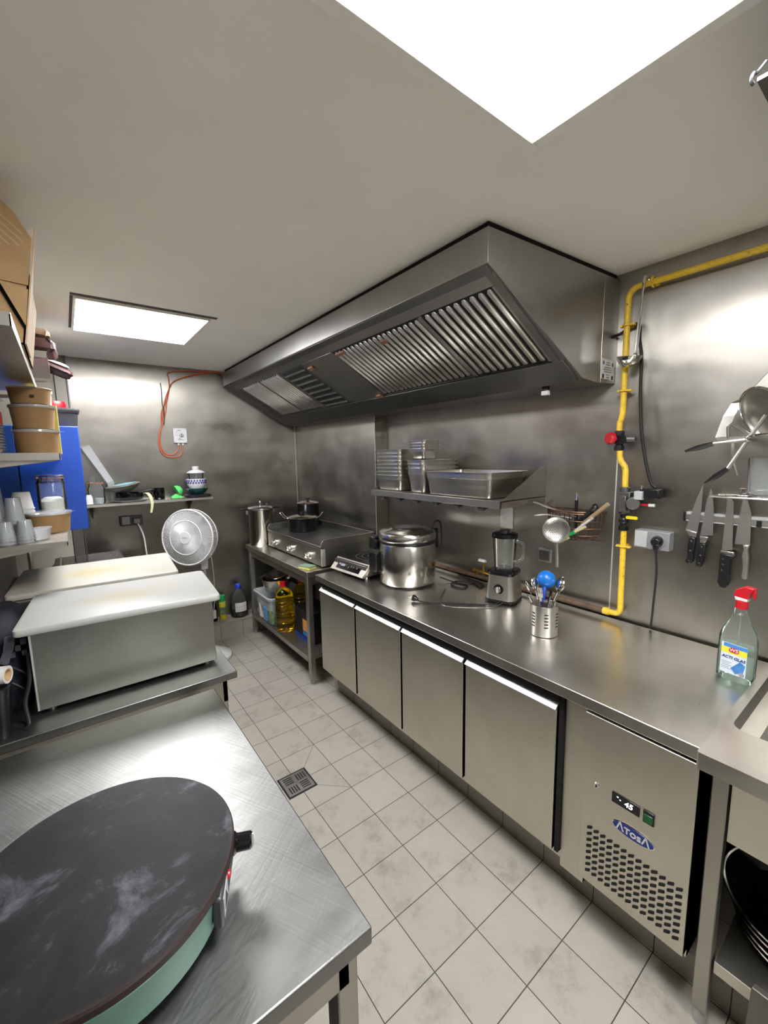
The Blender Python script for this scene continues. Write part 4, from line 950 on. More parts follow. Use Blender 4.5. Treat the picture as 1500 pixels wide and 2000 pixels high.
MB().tube(smoothpath([(.968, -.926, 1.22), (.985, -.924, 1.18), (1.005, -.922, 1.10), (1.012, -.916, .97), (1.012, -.913, .88), (1.012, -.91, .857)]), .0045, 8).build('cord', 'black_rubber', pgb)
spl = thing('switch_plate', 'square grey blank switch plate on the wall behind the skimmer', 'switch', (1.02, -.38, 1.05))
MB().box(1.022, -.418, 1.048, XR - .001, -.340, 1.124).build('plate', 'grey_plastic', spl, bevel=.006)
MB().box(1.018, -.411, 1.058, 1.024, -.347, 1.112).build('rocker', 'steel_dull', spl, bevel=.004)

# brass gas tap behind the blender
bt_ = thing('gas_tap', 'brass gas tap with a white handle behind the blender', 'tap', (.99, -.02, .87))
MB().cyl((GX - .005, .07, .915), (GX - .005, -.10, .908), .009, n=12).cyl((GX - .005, .0, .90), (GX - .005, .0, .95), .009, n=12).cyl((GX - .005, .07, .915), (GX - .005, .085, .9155), .013, n=6).cyl((GX - .005, .05, .914), (GX - .005, .05, .894), .008, n=10).build('valve_body', 'brass', bt_)
MB().cyl((GX - .005, 0, .95), (GX - .005, 0, .985), .005, n=10).build('spindle', 'brass', bt_)
hh = MB().rbox(-.012, -.03, .012, .03, [(0, 0), (.014, .002)], .01).build('handle', 'white_plastic', bt_, bevel=.002)
hh.data.transform(Matrix.Translation((GX - .005, .012, .980)))

# ------------------------------------------------------------------ wire basket of tools
wb = thing('wire_basket', 'rusty wire basket full of kitchen tools hung on the wall', 'basket', (.95, -.545, 1.19))
bc = Vector((XR - .01, -.545, 0)); RY, RX = .142, .118
def hoop(z, s): return [Vector((bc.x - RX * s * math.sin(q), bc.y + RY * s * math.cos(q), z)) for q in [PI * i / 18 for i in range(19)]]
wm = MB()
for z, s in ((1.350, 1.), (1.340, 1.), (1.305, .98), (1.27, .95), (1.235, .88)): wm.tube(hoop(z, s), .0026 if z < 1.33 else .0036, 6)
for i in range(1, 18, 1):
    q = PI * i / 18
    pts = [Vector((bc.x - RX * s * math.sin(q), bc.y + RY * s * math.cos(q), z)) for z, s in ((1.35, 1.), (1.305, .98), (1.26, .93), (1.225, .8), (1.205, .5))]
    wm.tube(pts, .0022, 5)
wm.tube(hoop(1.205, .5), .0025, 6)
for z in (1.35, 1.205): wm.tube([bc + Vector((0, -RY, z)), bc + Vector((0, RY, z))], .003, 6)
wm.build('wire_cage', 'rusty_wire', wb)
MB().tube(smoothpath([(bc.x - .01, -.43, 1.35), (bc.x - .03, -.40, 1.37), (bc.x, -.41, 1.385)]), .003, 6).build('hook', 'rusty_wire', wb)
def tool(name, label, p0, p1, r, mat, head=None, cat='kitchen tool', group='tools in the wire basket', r1=None):
    t = thing(name, label, cat, p0, group)
    MB().tube([p0, Vector(p0).lerp(Vector(p1), .5), p1], [r, (r + (r1 or r)) / 2, r1 or r], 10).build('handle', mat, t)
    if head: head(t)
    return t
# skimmer hung in front
skm = thing('hanging_skimmer', 'round perforated skimmer hanging in front of the wire basket', 'skimmer', (.88, -.53, 1.07))
MB().tube([(.893, -.530, 1.075), (.890, -.529, 1.14), (.885, -.527, 1.205)], [.0095, .0085, .007], 12).build('handle', 'steel_pan', skm)
dm = MB().lathe((0, 0, 0), [(0, -.014), (.03, -.011), (.05, -.004), (.060, .003), (.0615, .003), (.051, -.006), (.03, -.0135), (0, -.0165)], 36)
nv = Vector((-.86, -.5, .12)).normalized(); q_ = Vector((0, 0, 1)).rotation_difference(nv)
dm.v = [tuple(Vector((.878, -.525, 1.262)) + q_ @ Vector(v)) for v in dm.v]; dsk = dm.build('mesh_disc', 'steel_pan', skm)
dots = MB()
for i in range(-6, 7):
    for j_ in range(-6, 7):
        x, y = (i + (j_ % 2) * .5) * .0085, j_ * .0078
        if x * x + y * y < .0027:
            rr_ = math.hypot(x, y); z = -.0135 + .009 * (rr_ / .05) ** 2
            dots.lathe(Vector((.878, -.525, 1.262)) + q_ @ Vector((x, y, z)), [(0, .0002), (.0026, .0002), (.0026, .0012), (0, .0012)], 6, nv)
dots.build('perforation', 'dark_grey_plastic', dsk, smooth=False)
tool('black_tool', 'upright black handled tool with a steel tip in the basket', (.95, -.585, 1.25), (.94, -.588, 1.405), .008, 'black_plastic', lambda t: MB().tube([(.94, -.588, 1.405), (.94, -.588, 1.425), (.94, -.588, 1.442)], [.007, .007, .003], 10).build('steel_tip', 'chrome', t))
tool('spatula_handle', 'thick black handle leaning out of the basket towards the gas pipe', (.95, -.60, 1.30), (.93, -.682, 1.382), .011, 'black_plastic', lambda t: MB().tube([Vector((.93, -.682, 1.382)) + Vector((0, math.cos(q) * .011, math.sin(q) * .011)) for q in [2 * PI * i / 12 for i in range(12)]], .004, 6, closed=True).build('hanging_ring', 'black_plastic', t), r1=.012)
tool('wooden_spatula', 'pale wooden handle leaning towards the gas pipe valve', (.945, -.61, 1.285), (.925, -.742, 1.400), .009, 'wood', r1=.010)
tool('white_handle_knife', 'white handled tool lying low in the basket, beside the black handles', (.93, -.565, 1.235), (.915, -.672, 1.325), .006, 'white_plastic', lambda t: MB().tube([(.915, -.672, 1.325), (.914, -.68, 1.333)], .007, 8).build('end_cap', 'light_grey_plastic', t))
tool('green_band_brush', 'cream tool with a green band lying against the basket front', (.915, -.505, 1.195), (.905, -.655, 1.29), .006, 'cream_plastic',
     lambda t: (MB().tube([(.91, -.575, 1.239), (.908, -.605, 1.258)], .0085, 10).build('green_band', 'green_plastic', t), MB().obox((.914, -.53, 1.212), Vector((0, -.038, .024)), (.002, 0, 0), Vector((0, .009, .0145))).build('flat_blade', 'cream_plastic', t, bevel=.004)))
tool('tongs', 'long thin steel tongs reaching out of the basket towards the shelf', (.94, -.59, 1.325), (.90, -.385, 1.384), .004, 'steel_pan', lambda t: MB().tube([(.93, -.57, 1.318), (.90, -.46, 1.328), (.90, -.39, 1.316)], .004, 8).build('second_arm', 'steel_pan', t))

# ------------------------------------------------------------------ knives on a magnetic bar
kb = thing('knife_bar', 'magnetic knife bar holding four knives on the steel wall', 'knife rack', (1.02, -1.16, 1.345))
MB().box(1.014, -1.42, 1.346, XR - .001, -1.008, 1.384).build('rail', 'light_grey_plastic', kb, bevel=.002)
MB().box(1.010, -1.405, 1.355, 1.0155, -1.012, 1.375).build('magnet_strip', 'steel_pan', kb)
MB().box(1.010, -1.012, 1.345, XR - .001, -1.002, 1.385).build('end_cap', 'black_plastic', kb, bevel=.002)
MB().box(1.0085, -1.247, 1.348, 1.012, -1.232, 1.372).build('spacer', 'black_plastic', kb)
KX = 1.004
def knife(label, blade, bolster, handle, hmat, rivets=(), name='chef_knife'):
    z0 = min(p[1] for p in handle)
    t = thing(name, label, 'knife', (KX, handle[0][0], z0), 'knives on the magnetic bar')
    MB().prism(blade, 0, KX + .002, KX + .0045).build('blade', 'steel_knife', t, smooth=False)
    if bolster: MB().prism(bolster, 0, KX - .004, KX + .010).build('bolster', 'steel_pan', t, bevel=.002)
    h = MB().prism(handle, 0, KX - .008, KX + .014).build('handle', hmat, t, bevel=.005)
    for (y, z) in rivets: MB().lathe((KX - .0075, y, z), [(0, 0), (.0042, 0), (.0036, .0012), (0, .0014)], 14, (-1, 0, 0)).build('rivet', 'chrome', h)
    return t
knife('broad chef knife at the free end of the bar, black riveted handle', [(-1.062, 1.498), (-1.045, 1.44), (-1.028, 1.37), (-1.016, 1.312), (-1.056, 1.305), (-1.063, 1.40)], [(-1.018, 1.312), (-1.056, 1.305), (-1.053, 1.284), (-1.032, 1.287)],
      [(-1.031, 1.287), (-1.054, 1.284), (-1.052, 1.23), (-1.050, 1.185), (-1.040, 1.172), (-1.026, 1.176), (-1.025, 1.187), (-1.030, 1.198), (-1.028, 1.24)], 'black_plastic', ((-1.041, 1.268), (-1.040, 1.229), (-1.038, 1.188)))
knife('narrow pointed knife with a black riveted handle, second on the bar', [(-1.088, 1.483), (-1.078, 1.43), (-1.066, 1.292), (-1.107, 1.301), (-1.103, 1.40), (-1.094, 1.465)], [(-1.066, 1.292), (-1.095, 1.292), (-1.085, 1.266), (-1.070, 1.266)],
      [(-1.066, 1.266), (-1.09, 1.266), (-1.087, 1.21), (-1.080, 1.166), (-1.060, 1.169), (-1.064, 1.22)], 'black_plastic', ((-1.077, 1.250), (-1.075, 1.215), (-1.072, 1.183)))
knife('slim long-bladed knife with a thick black handle, third on the bar', [(-1.142, 1.450), (-1.150, 1.452), (-1.162, 1.435), (-1.171, 1.252), (-1.139, 1.246)], [(-1.136, 1.246), (-1.176, 1.246), (-1.180, 1.232), (-1.137, 1.236)],
      [(-1.137, 1.237), (-1.181, 1.232), (-1.180, 1.224), (-1.168, 1.216), (-1.168, 1.14), (-1.172, 1.118), (-1.160, 1.100), (-1.145, 1.103), (-1.135, 1.12), (-1.137, 1.18)], 'black_plastic', ((-1.148, 1.215), (-1.148, 1.193), (-1.147, 1.170)))
knife('wide all-steel cleaver-like knife with a steel handle, fourth on the bar', [(-1.188, 1.446), (-1.202, 1.444), (-1.215, 1.40), (-1.221, 1.281), (-1.176, 1.277), (-1.180, 1.36)], None,
      [(-1.200, 1.279), (-1.221, 1.281), (-1.217, 1.262), (-1.222, 1.23), (-1.224, 1.15), (-1.213, 1.146), (-1.203, 1.155), (-1.206, 1.20), (-1.200, 1.235), (-1.204, 1.262)], 'steel_knife', name='steel_knife')

# wire rack above the knives with a glass container
wr = thing('wire_rack', 'chrome wire wall rack above the knife bar with a grid edge', 'rack', (.96, -1.3, 1.455))
w_ = MB()
for x in (.93, 1.03): w_.tube([(x, -1.52, 1.459), (x, -1.108, 1.459)], .0035, 8)
w_.tube([(.93, -1.108, 1.459), (1.03, -1.108, 1.459)], .0035, 8)
for i in range(15): w_.tube([(.93, -1.13 - i * .027, 1.456), (1.03, -1.13 - i * .027, 1.456)], .002, 6)
w_.build('shelf_grid', 'chrome', wr)
e = MB()
for z in (1.463, 1.482): e.tube([(1.028, -1.52, z), (1.028, -1.17, z)], .0022, 6)
for i in range(11): e.tube([(1.028, -1.175 - i * .033, 1.46), (1.028, -1.175 - i * .033, 1.482)], .0022, 6)
e.build('back_edge', 'chrome', wr)
tag(single(MB().rbox(.945, -1.36, 1.022, -1.205, [(1.464, .006), (1.47, 0), (1.598, -.004), (1.60, -.004), (1.60, .0), (1.474, .006)], .02), 'glass_container', 'clear_plastic', '', ''), 'clear ribbed container standing on the chrome wire rack', 'container')

# rack of ladles and strainers above
ur = thing('utensil_rack', 'steel wall rail with bent hooks holding strainers by the sink', 'rack', (.93, -1.25, 1.58))
MB().box(.905, -1.52, 1.664, .925, -1.118, 1.677).box(.925, -1.15, 1.664, XR - .001, -1.135, 1.677).build('rail', 'steel_pan', ur, bevel=.003)
br_ = MB(); pth = [(.915, -1.128, 1.675), (.93, -1.142, 1.75), (.945, -1.158, 1.795), (.97, -1.172, 1.806), (1.03, -1.18, 1.806)]
for p, q in zip(pth, pth[1:]):
    p, q = Vector(p), Vector(q); s_ = Vector((.35, -.94, 0)).normalized() * .016
    n2 = (q - p).cross(s_).normalized() * .002
    br_.hexa([p - s_ - n2, p + s_ - n2, p + s_ + n2, p - s_ + n2], [q - s_ - n2, q + s_ - n2, q + s_ + n2, q - s_ + n2])
br_.build('bent_bracket', 'steel_pan', ur)
MB().tube([(.91, -1.152, 1.668), (.905, -1.149, 1.712), (.905, -1.158, 1.722), (.905, -1.21, 1.68)], .006, 8).build('wire_hook', 'steel_pan', ur)
MB().tube([(.915, -1.165, 1.664), (.913, -1.168, 1.62), (.912, -1.172, 1.583), (.915, -1.185, 1.54)], [.006, .006, .006, .004], 8).build('drop_hook', 'steel_pan', ur)
def strainer(label, hp0, hp1, tip, cen, rad, nv, name='strainer', depth=.3):
    t = thing(name, label, 'strainer', cen)
    MB().tube([cen, hp1], [.007, .006], 8).build('shaft', 'steel_pan', t)
    MB().tube([hp1, Vector(hp1).lerp(Vector(tip), .5), tip], [.008, .0105, .004], 10).build('handle', 'black_plastic', t)
    d = MB().lathe((0, 0, 0), [(rad * math.sin(PI / 2 * i / 8), -rad * depth * math.cos(PI / 2 * i / 8)) for i in range(9)] + [(rad * 1.03, .0), (rad * 1.03, .003), (rad * .97, .003)] + [(rad * .97 * math.sin(PI / 2 * i / 8), .003 - rad * depth * math.cos(PI / 2 * i / 8)) for i in range(7, -1, -1)], 40)
    q = Vector((0, 0, 1)).rotation_difference(Vector(nv).normalized()); d.v = [tuple(Vector(cen) + q @ Vector(v)) for v in d.v]
    d.build('bowl', 'steel_frame', t)
    rg = MB().tube([(rad * 1.015 * math.cos(2 * PI * i / 40), rad * 1.015 * math.sin(2 * PI * i / 40), .001) for i in range(40)], .0042, 8, closed=True); rg.v = [tuple(Vector(cen) + q @ Vector(v)) for v in rg.v]; rg.build('rim', 'chrome', t)
    return t
strainer('flat steel strainer with a straight black handle lying on the utensil rail', None, (.85, -1.125, 1.653), (.85, -1.042, 1.628), (.86, -1.29, 1.672), .075, (.1, .1, 1), depth=.2)
strainer('deep round steel ladle bowl tilted above the rail, black drooping handle', None, (.85, -1.172, 1.566), (.85, -1.110, 1.511), (.87, -1.255, 1.742), .098, (-.65, .6, -.45), name='round_strainer', depth=.3)
tag(single(MB().prism([(-1.180, 1.824), (-1.255, 1.925), (-1.42, 1.925), (-1.42, 1.70), (-1.25, 1.70)], 0, .962, .972), 'steel_tray', 'steel_frame', '', '', bevel=.002), 'thin steel tray leaning on the wall behind the strainers', 'tray')

# ------------------------------------------------------------------ back wall
bs = thing('rear_shelf', 'narrow steel shelf on the back wall with dishes', 'shelf', (-.44, 2.24, 1.29))
BZ, BY0 = 1.312, 2.125
MB().box(-.885, BY0, BZ - .004, .005, YB - .001, BZ).box(-.885, BY0, BZ - .022, .005, BY0 + .003, BZ).build('board', 'steel_pan', bs, bevel=.001)
for x in (-.845, -.15):
    MB().box(x - .018, YB - .006, BZ - .19 if x < -.5 else BZ - .14, x + .018, YB - .001, BZ - .005).prism([(x * 0 + BY0 + .02, BZ - .005), (YB - .001, BZ - .005), (YB - .001, BZ - .13)], 0, x - .002, x + .002).build('bracket', 'steel_dull', bs, smooth=False)
bj = thing('clip_jar', 'glass jar with an orange seal at the blue end of the rear shelf', 'jar', (-.812, 2.21, BZ))
MB().lathe((-.812, 2.21, BZ), [(0, .002), (.05, .002), (.055, .01), (.055, .115), (.045, .135), (.045, .15), (.042, .15), (.042, .134), (.052, .113), (.052, .012), (0, .006)], 36).build('jar_body', 'glass', bj)
MB().lathe((-.812, 2.21, BZ), [(0, .152), (.048, .152), (.048, .158), (.03, .163), (0, .163)], 36).build('lid', 'glass', bj)
MB().lathe((-.812, 2.21, BZ), [(.04, .15), (.050, .15), (.050, .153), (.04, .153), (.04, .15)], 36).build('rubber_seal', 'orange_cable', bj)
MB().tube(smoothpath([(-.85, 2.175, BZ + .15), (-.85, 2.17, BZ + .195), (-.83, 2.165, BZ + .215), (-.81, 2.165, BZ + .195), (-.812, 2.168, BZ + .15)]), .002, 6).build('wire_clasp', 'chrome', bj)
tag(single(MB().rbox(-.885, 2.15, -.84, 2.195, [(BZ + .001, 0), (BZ + .045, .0), (BZ + .07, .008)], .012), 'salt_pot', 'white_plastic', '', '', bevel=.002), 'small white pot at the blue end of the rear shelf', 'pot')
tag(single(MB().lathe((-.80, 2.155, BZ), [(0, .001), (.024, .001), (.03, .045), (.027, .045), (.022, .004), (0, .004)], 24), 'portion_cup', 'frosted_plastic', '', ''), 'small frosted cup in front of the clip jar on the rear shelf', 'cup')
# transparent chute leaning by the jar
dc = Vector((-.69, 2.29, BZ + .12)); 
tag(single(MB().hexa([(-.875, 2.30, BZ + .42), (-.82, 2.30, BZ + .44), (-.82, 2.335, BZ + .44), (-.875, 2.335, BZ + .42)], [(-.735, 2.25, BZ + .145), (-.69, 2.25, BZ + .16), (-.69, 2.29, BZ + .16), (-.735, 2.29, BZ + .145)]).hexa([(-.735, 2.25, BZ + .145), (-.69, 2.25, BZ + .16), (-.69, 2.29, BZ + .16), (-.735, 2.29, BZ + .145)], [(-.72, 2.25, BZ + .002), (-.685, 2.25, BZ + .002), (-.685, 2.29, BZ + .002), (-.72, 2.29, BZ + .002)]), 'plastic_sleeve', 'frosted_plastic', '', '', bevel=.004), 'long frosted plastic sleeve leaning on the wall behind the jar', 'sleeve')
tag(single(MB().lathe((-.60, 2.20, BZ), [(0, .002), (.10, .002), (.128, .014), (.13, .017), (.1, .006), (0, .006)], 44), 'dinner_plate', 'china_white', '', ''), 'white plate under the black pan on the rear shelf', 'plate')
pn = thing('baking_pan', 'round black pan on the white plate of the rear shelf', 'pan', (-.60, 2.20, BZ + .017))
MB().lathe((-.60, 2.20, BZ + .017), [(0, .001), (.09, .001), (.094, .008), (.097, .05), (.093, .05), (.09, .008), (0, .005)], 44).build('pan', 'black_gloss', pn)
MB().obox((-.49, 2.19, BZ + .072), (.045, -.01, .012), (0, .012, 0), (-.002, 0, .006)).build('pan_handle', 'black_plastic', pn, bevel=.004)
tag(single(MB().lathe((-.602, 2.19, BZ + .023), [(0, 0), (.02, .002), (.026, .02), (.02, .036), (0, .042)], 24), 'egg', 'china_white', '', ''), 'white egg-like lump inside the black pan', 'egg')
bwl = thing('glazed_bowl', 'olive bowl with a pale blue glaze tilted on the black pan', 'bowl', (-.63, 2.21, BZ + .09))
bm_ = MB().lathe((0, 0, 0), [(0, 0), (.055, 0), (.095, .02), (.118, .048), (.114, .053), (.09, .052), (0, .052)], 44)
bm2 = MB().lathe((.012, 0, 0), [(0, .050), (.078, .050), (.084, .055), (.05, .060), (0, .061)], 44)
Q = Matrix.Translation((-.63, 2.21, BZ + .082)) @ Matrix.Rotation(math.radians(-9), 4, 'Y') @ Matrix.Rotation(math.radians(2), 4, 'X')
for mm_ in (bm_, bm2): mm_.v = [tuple(Q @ Vector(v)) for v in mm_.v]
bm_.build('bowl', 'olive_bowl', bwl); bm2.build('glazed_plate', 'glazed_blue', bwl)
bp_ = thing('peel_strip', 'pale peel draped over the rear shelf edge beside the mug', 'peel', (-.47, 2.12, BZ - .09))
pp = smoothpath([(-.52, 2.17, BZ + .055), (-.49, 2.14, BZ + .062), (-.468, 2.118, BZ + .03), (-.462, 2.112, BZ - .03), (-.475, 2.11, BZ - .095)], 5); mp_ = MB()
for p, q in zip(pp, pp[1:]):
    i_ = pp.index(p); w_ = .016 * (1 - i_ / len(pp) * .6)
    mp_.hexa([p + Vector((-w_, 0, .0)), p + Vector((w_, 0, 0)), p + Vector((w_, -.003, .002)), p + Vector((-w_, -.003, .002))], [q + Vector((-w_, 0, 0)), q + Vector((w_, 0, 0)), q + Vector((w_, -.003, .002)), q + Vector((-w_, -.003, .002))])
mp_.build('peel', 'banana_peel', bp_)
mg = thing('black_mug', 'shiny black mug standing on the rear shelf', 'mug', (-.395, 2.19, BZ))
MB().lathe((-.395, 2.19, BZ), [(0, .002), (.036, .002), (.041, .01), (.041, .092), (.038, .092), (.037, .012), (0, .008)], 36).build('cup', 'black_gloss', mg)
MB().tube(smoothpath([(-.432, 2.175, BZ + .078), (-.455, 2.165, BZ + .07), (-.458, 2.164, BZ + .04), (-.433, 2.174, BZ + .022)]), .006, 8).build('handle', 'black_gloss', mg)
sq = thing('citrus_press', 'bright green plastic squeezer on the rear shelf', 'squeezer', (-.25, 2.19, BZ))
MB().prism([(-.31, BZ + .001), (-.305, BZ + .016), (-.27, BZ + .036), (-.255, BZ + .030), (-.235, BZ + .02), (-.215, BZ + .001)], 1, 2.165, 2.215).build('lower_half', 'lime_plastic', sq, bevel=.005)
um = MB().lathe((0, 0, 0), [(0, -.045), (.025, -.04), (.042, -.022), (.048, 0), (.044, 0), (.038, -.02), (.022, -.036), (0, -.04)], 28)
Q = Matrix.Translation((-.262, 2.19, BZ + .058)) @ Matrix.Rotation(math.radians(-115), 4, 'Y'); um.v = [tuple(Q @ Vector(v)) for v in um.v]; um.build('cup_half', 'lime_plastic', sq)
tag(single(MB().rbox(-.195, 2.135, .0, 2.30, [(BZ + .001, .01), (BZ + .004, 0), (BZ + .02, 0), (BZ + .024, .008)], .03), 'black_tray', 'black_plastic', '', ''), 'flat black tray at the free end of the rear shelf', 'tray')
tb = MB().lathe((-.098, 2.215, BZ + .025), [(0, .001), (.05, .001), (.075, .022), (.092, .048), (.089, .05), (.07, .026), (0, .008)], 44)
tag(single(tb, 'teal_bowl', 'teal_bowl', '', ''), 'shallow teal bowl on the black tray under the patterned bowl', 'bowl')
pb = thing('patterned_bowl', 'white bowl with blue leaf dashes stacked on the teal bowl', 'bowl', (-.098, 2.215, BZ + .052))
MB().lathe((-.098, 2.215, BZ + .036), [(0, .012), (.04, .012), (.058, .03), (.074, .07), (.080, .118), (.077, .118), (.07, .07), (.054, .034), (0, .018)], 44).build('bowl', 'china_white', pb)
dash = MB()
for row, (z, r_) in enumerate(((.103, .0805), (.085, .0785))):
    for k in range(22):
        q = 2 * PI * (k + .5 * row) / 22; d = Vector((math.cos(q), math.sin(q), 0)); t_ = Vector((-d.y, d.x, 0))
        c0 = Vector((-.098, 2.215, BZ + .036 + z)) + d * (r_ - .0012)
        dash.obox(c0, t_ * .0055 + Vector((0, 0, .003)), Vector((0, 0, .0055)) - t_ * .002, d * .0016)
dash.build('leaf_dashes', 'china_blue', pb, smooth=False)
gj = thing('lidded_glass', 'clear glass jar with a white knobbed lid inside the patterned bowl', 'jar', (-.098, 2.215, BZ + .055))
MB().lathe((-.098, 2.215, BZ + .056), [(0, .001), (.03, .001), (.05, .03), (.06, .145), (.057, .145), (.047, .032), (0, .005)], 36).build('glass_body', 'glass', gj)
ld = MB().lathe((-.098, 2.215, BZ + .056), [(0, .146), (.072, .146), (.072, .152), (.05, .165), (.028, .172), (0, .172)], 40).build('lid', 'white_plastic', gj)
MB().lathe((-.098, 2.215, BZ + .056), [(0, .171), (.026, .171), (.028, .176), (.028, .198), (.022, .202), (0, .202)], 28).build('lid_knob', 'white_plastic', ld)
MB().cyl((-.098, 2.215, BZ + .075), (-.098, 2.215, BZ + .205), .006, n=10).build('stem', 'white_plastic', gj)
# fan speed controller with orange cables
fcn = thing('fan_controller', 'white speed control box with a dial on the back wall', 'control box', (-.172, 2.335, 1.77))
MB().box(-.226, 2.325, 1.770, -.119, YB - .001, 1.894).build('box', 'white_plastic', fcn, bevel=.003)
fd = MB().lathe((-.165, 2.325, 1.836), [(0, 0), (.020, 0), (.020, .002), (.013, .004), (.012, .012), (0, .013)], 24, (0, -1, 0)).build('dial', 'light_grey_plastic', fcn)
MB().box(-.167, 2.310, 1.828, -.163, 2.314, 1.846).build('dial_mark', 'ink', fd)
mk = MB(); mk.box(-.195, 2.3242, 1.872, -.165, 2.325, 1.880).box(-.205, 2.3242, 1.858, -.197, 2.325, 1.866).box(-.195, 2.3242, 1.795, -.15, 2.325, 1.800).box(-.187, 2.3242, 1.803, -.17, 2.325, 1.809).box(-.202, 2.3242, 1.833, -.196, 2.325, 1.84)
mk.build('printed_scale', 'ink_light', fcn, smooth=False)
for x in (-.190, -.155): MB().cyl((x, 2.34, 1.771), (x, 2.34, 1.752), .008, n=10).build('cable_gland', 'white_plastic', fcn)
for (x, z) in ((-.218, 1.886), (-.127, 1.886), (-.218, 1.778), (-.127, 1.778)): MB().lathe((x, 2.325, z), [(0, 0), (.003, 0), (.003, .001), (0, .001)], 8, (0, -1, 0)).build('corner_screw', 'steel_dull', fcn)
YC = 2.342
def cable(label, pts, mat='orange_cable', r=.0042):
    tag(single(MB().tube(smoothpath([(x, YC - dy, z) for x, z, dy in pts]), r, 8), 'wall_cable', mat, '', ''), label, 'cable', 'orange cables on the back wall')
cable('orange cable looping into the near gland of the control box', [(.215, 2.345, .06), (.18, 2.385, .01), (.06, 2.37, 0), (-.10, 2.32, 0), (-.19, 2.275, 0), (-.225, 2.22, 0), (-.265, 2.12, 0), (-.29, 2.0, 0), (-.315, 1.88, 0), (-.33, 1.78, 0), (-.305, 1.69, 0), (-.25, 1.672, 0), (-.205, 1.70, 0), (-.190, 1.752, 0)])
cable('orange cable looping lower, into the far gland of the control box', [(.225, 2.335, .06), (.17, 2.388, .014), (.05, 2.375, .005), (-.12, 2.315, .008), (-.205, 2.26, .006), (-.245, 2.15, .004), (-.275, 2.0, .004), (-.322, 1.87, .006), (-.340, 1.77, .006), (-.315, 1.675, .004), (-.24, 1.648, .004), (-.175, 1.675, 0), (-.155, 1.752, 0)])
cable('orange cable rising straight beside the loop to the ceiling joint', [(.2, 2.39, .02), (-.05, 2.378, .008), (-.215, 2.352, .005), (-.224, 2.30, .004), (-.224, 2.24, .01), (-.25, 2.13, .01), (-.30, 2.02, .008), (-.305, 1.90, .008)])
cable('thin dark wire twisted beside the orange cables', [(-.288, 2.26, 0), (-.285, 2.2, 0), (-.29, 2.1, .012), (-.281, 2.02, .01), (-.29, 1.92, .01)], 'black_rubber', .003)
rs = thing('rear_socket', 'dark grey double socket with a plug under the rear shelf', 'socket', (-.59, 2.33, 1.1))
MB().box(-.672, 2.318, 1.105, -.512, YB - .001, 1.190).build('housing', 'dark_grey_plastic', rs, bevel=.005)
MB().box(-.662, 2.312, 1.113, -.60, 2.32, 1.182).build('flap', 'steel_dull', rs, bevel=.004)
MB().box(-.585, 2.285, 1.12, -.53, 2.32, 1.165).build('adapter', 'iron_grey', rs, bevel=.006)
tag(single(MB().tube(smoothpath([(-.553, 2.30, 1.12), (-.535, 2.29, 1.07), (-.52, 2.28, 1.0), (-.515, 2.27, .9), (-.50, 2.25, .5), (-.50, 2.25, .165)]), .006, 8), 'white_cable', 'white_plastic', '', ''), 'white cord hanging from the rear socket behind the boards', 'cord')

# ------------------------------------------------------------------ pedestal fan
fx, fy, fz = -.30, 1.75, 1.048
fan = thing('pedestal_fan', 'white pedestal fan standing in the far corner behind the table', 'fan', (-.19, 1.78, 0))
ax = Vector((-.72, -.69, .10)).normalized(); F0 = Vector((fx, fy, fz))
side = ax.cross(Vector((0, 0, 1))).normalized(); upv = side.cross(ax)
R_ = .208
def circ(cn, r_, n=64): return [cn + (side * math.cos(2 * PI * i / n) + upv * math.sin(2 * PI * i / n)) * r_ for i in range(n)]
MB().tube(circ(F0, R_), .0065, 8, closed=True).tube(circ(F0 + ax * .022, .128), .004, 8, closed=True).build('front_ring', 'white_plastic', fan)
g = MB()
for i in range(100):
    q = 2 * PI * i / 100; d = side * math.cos(q) + upv * math.sin(q); d2 = side * math.cos(q + .10) + upv * math.sin(q + .10); d3 = side * math.cos(q + .2) + upv * math.sin(q + .2)
    g.tube([F0 + ax * .030 + d * .045, F0 + ax * .022 + d2 * .128, F0 + d3 * R_], .0024, 4, cap=False)
g.build('front_grille', 'white_plastic', fan)
g = MB()
for i in range(110):
    q = 2 * PI * i / 110; d = side * math.cos(q) + upv * math.sin(q)
    g.tube([F0 + d * R_, F0 - ax * .05 + d * (R_ + .004), F0 - ax * .10 + d * R_ * .9, F0 - ax * .125 + d * .07], .0022, 4, cap=False)
for cn, r_ in ((F0 - ax * .05, R_ + .004), (F0 - ax * .10, R_ * .9)): g.tube(circ(cn, r_), .003, 6, closed=True)
g.build('rear_grille', 'white_plastic', fan)
hb = MB().lathe(F0 + ax * .026, [(0, -.004), (.050, -.004), (.050, .004), (.046, .008), (0, .009)], 40, ax).build('hub_badge', 'white_plastic', fan)
bd = MB()
for k in range(6): bd.obox(F0 + ax * .0352 + side * (.018 - k * .0072), side * .0024, upv * .0035, ax * .0004)
bd.build('badge_print', 'ink_light', hb, smooth=False)
for k in range(5):
    b_ = MB(); q0 = 2 * PI * k / 5; rows = []
    for i in range(7):
        r_ = .035 + i * .024; wv = .32 + .18 * math.sin(i / 6 * PI); sw = .08 * i
        a0, a1 = q0 + sw - wv, q0 + sw + wv
        rows.append([F0 - ax * (.045 + .018 * (1 if e_ else -1)) + (side * math.cos(a_) + upv * math.sin(a_)) * r_ for e_, a_ in ((0, a0), (1, a1))])
    for A, B_ in zip(rows, rows[1:]): b_.hexa([A[0], A[1], A[1] - ax * .002, A[0] - ax * .002], [B_[0], B_[1], B_[1] - ax * .002, B_[0] - ax * .002])
    b_.build('fan_blade', 'white_plastic', fan)
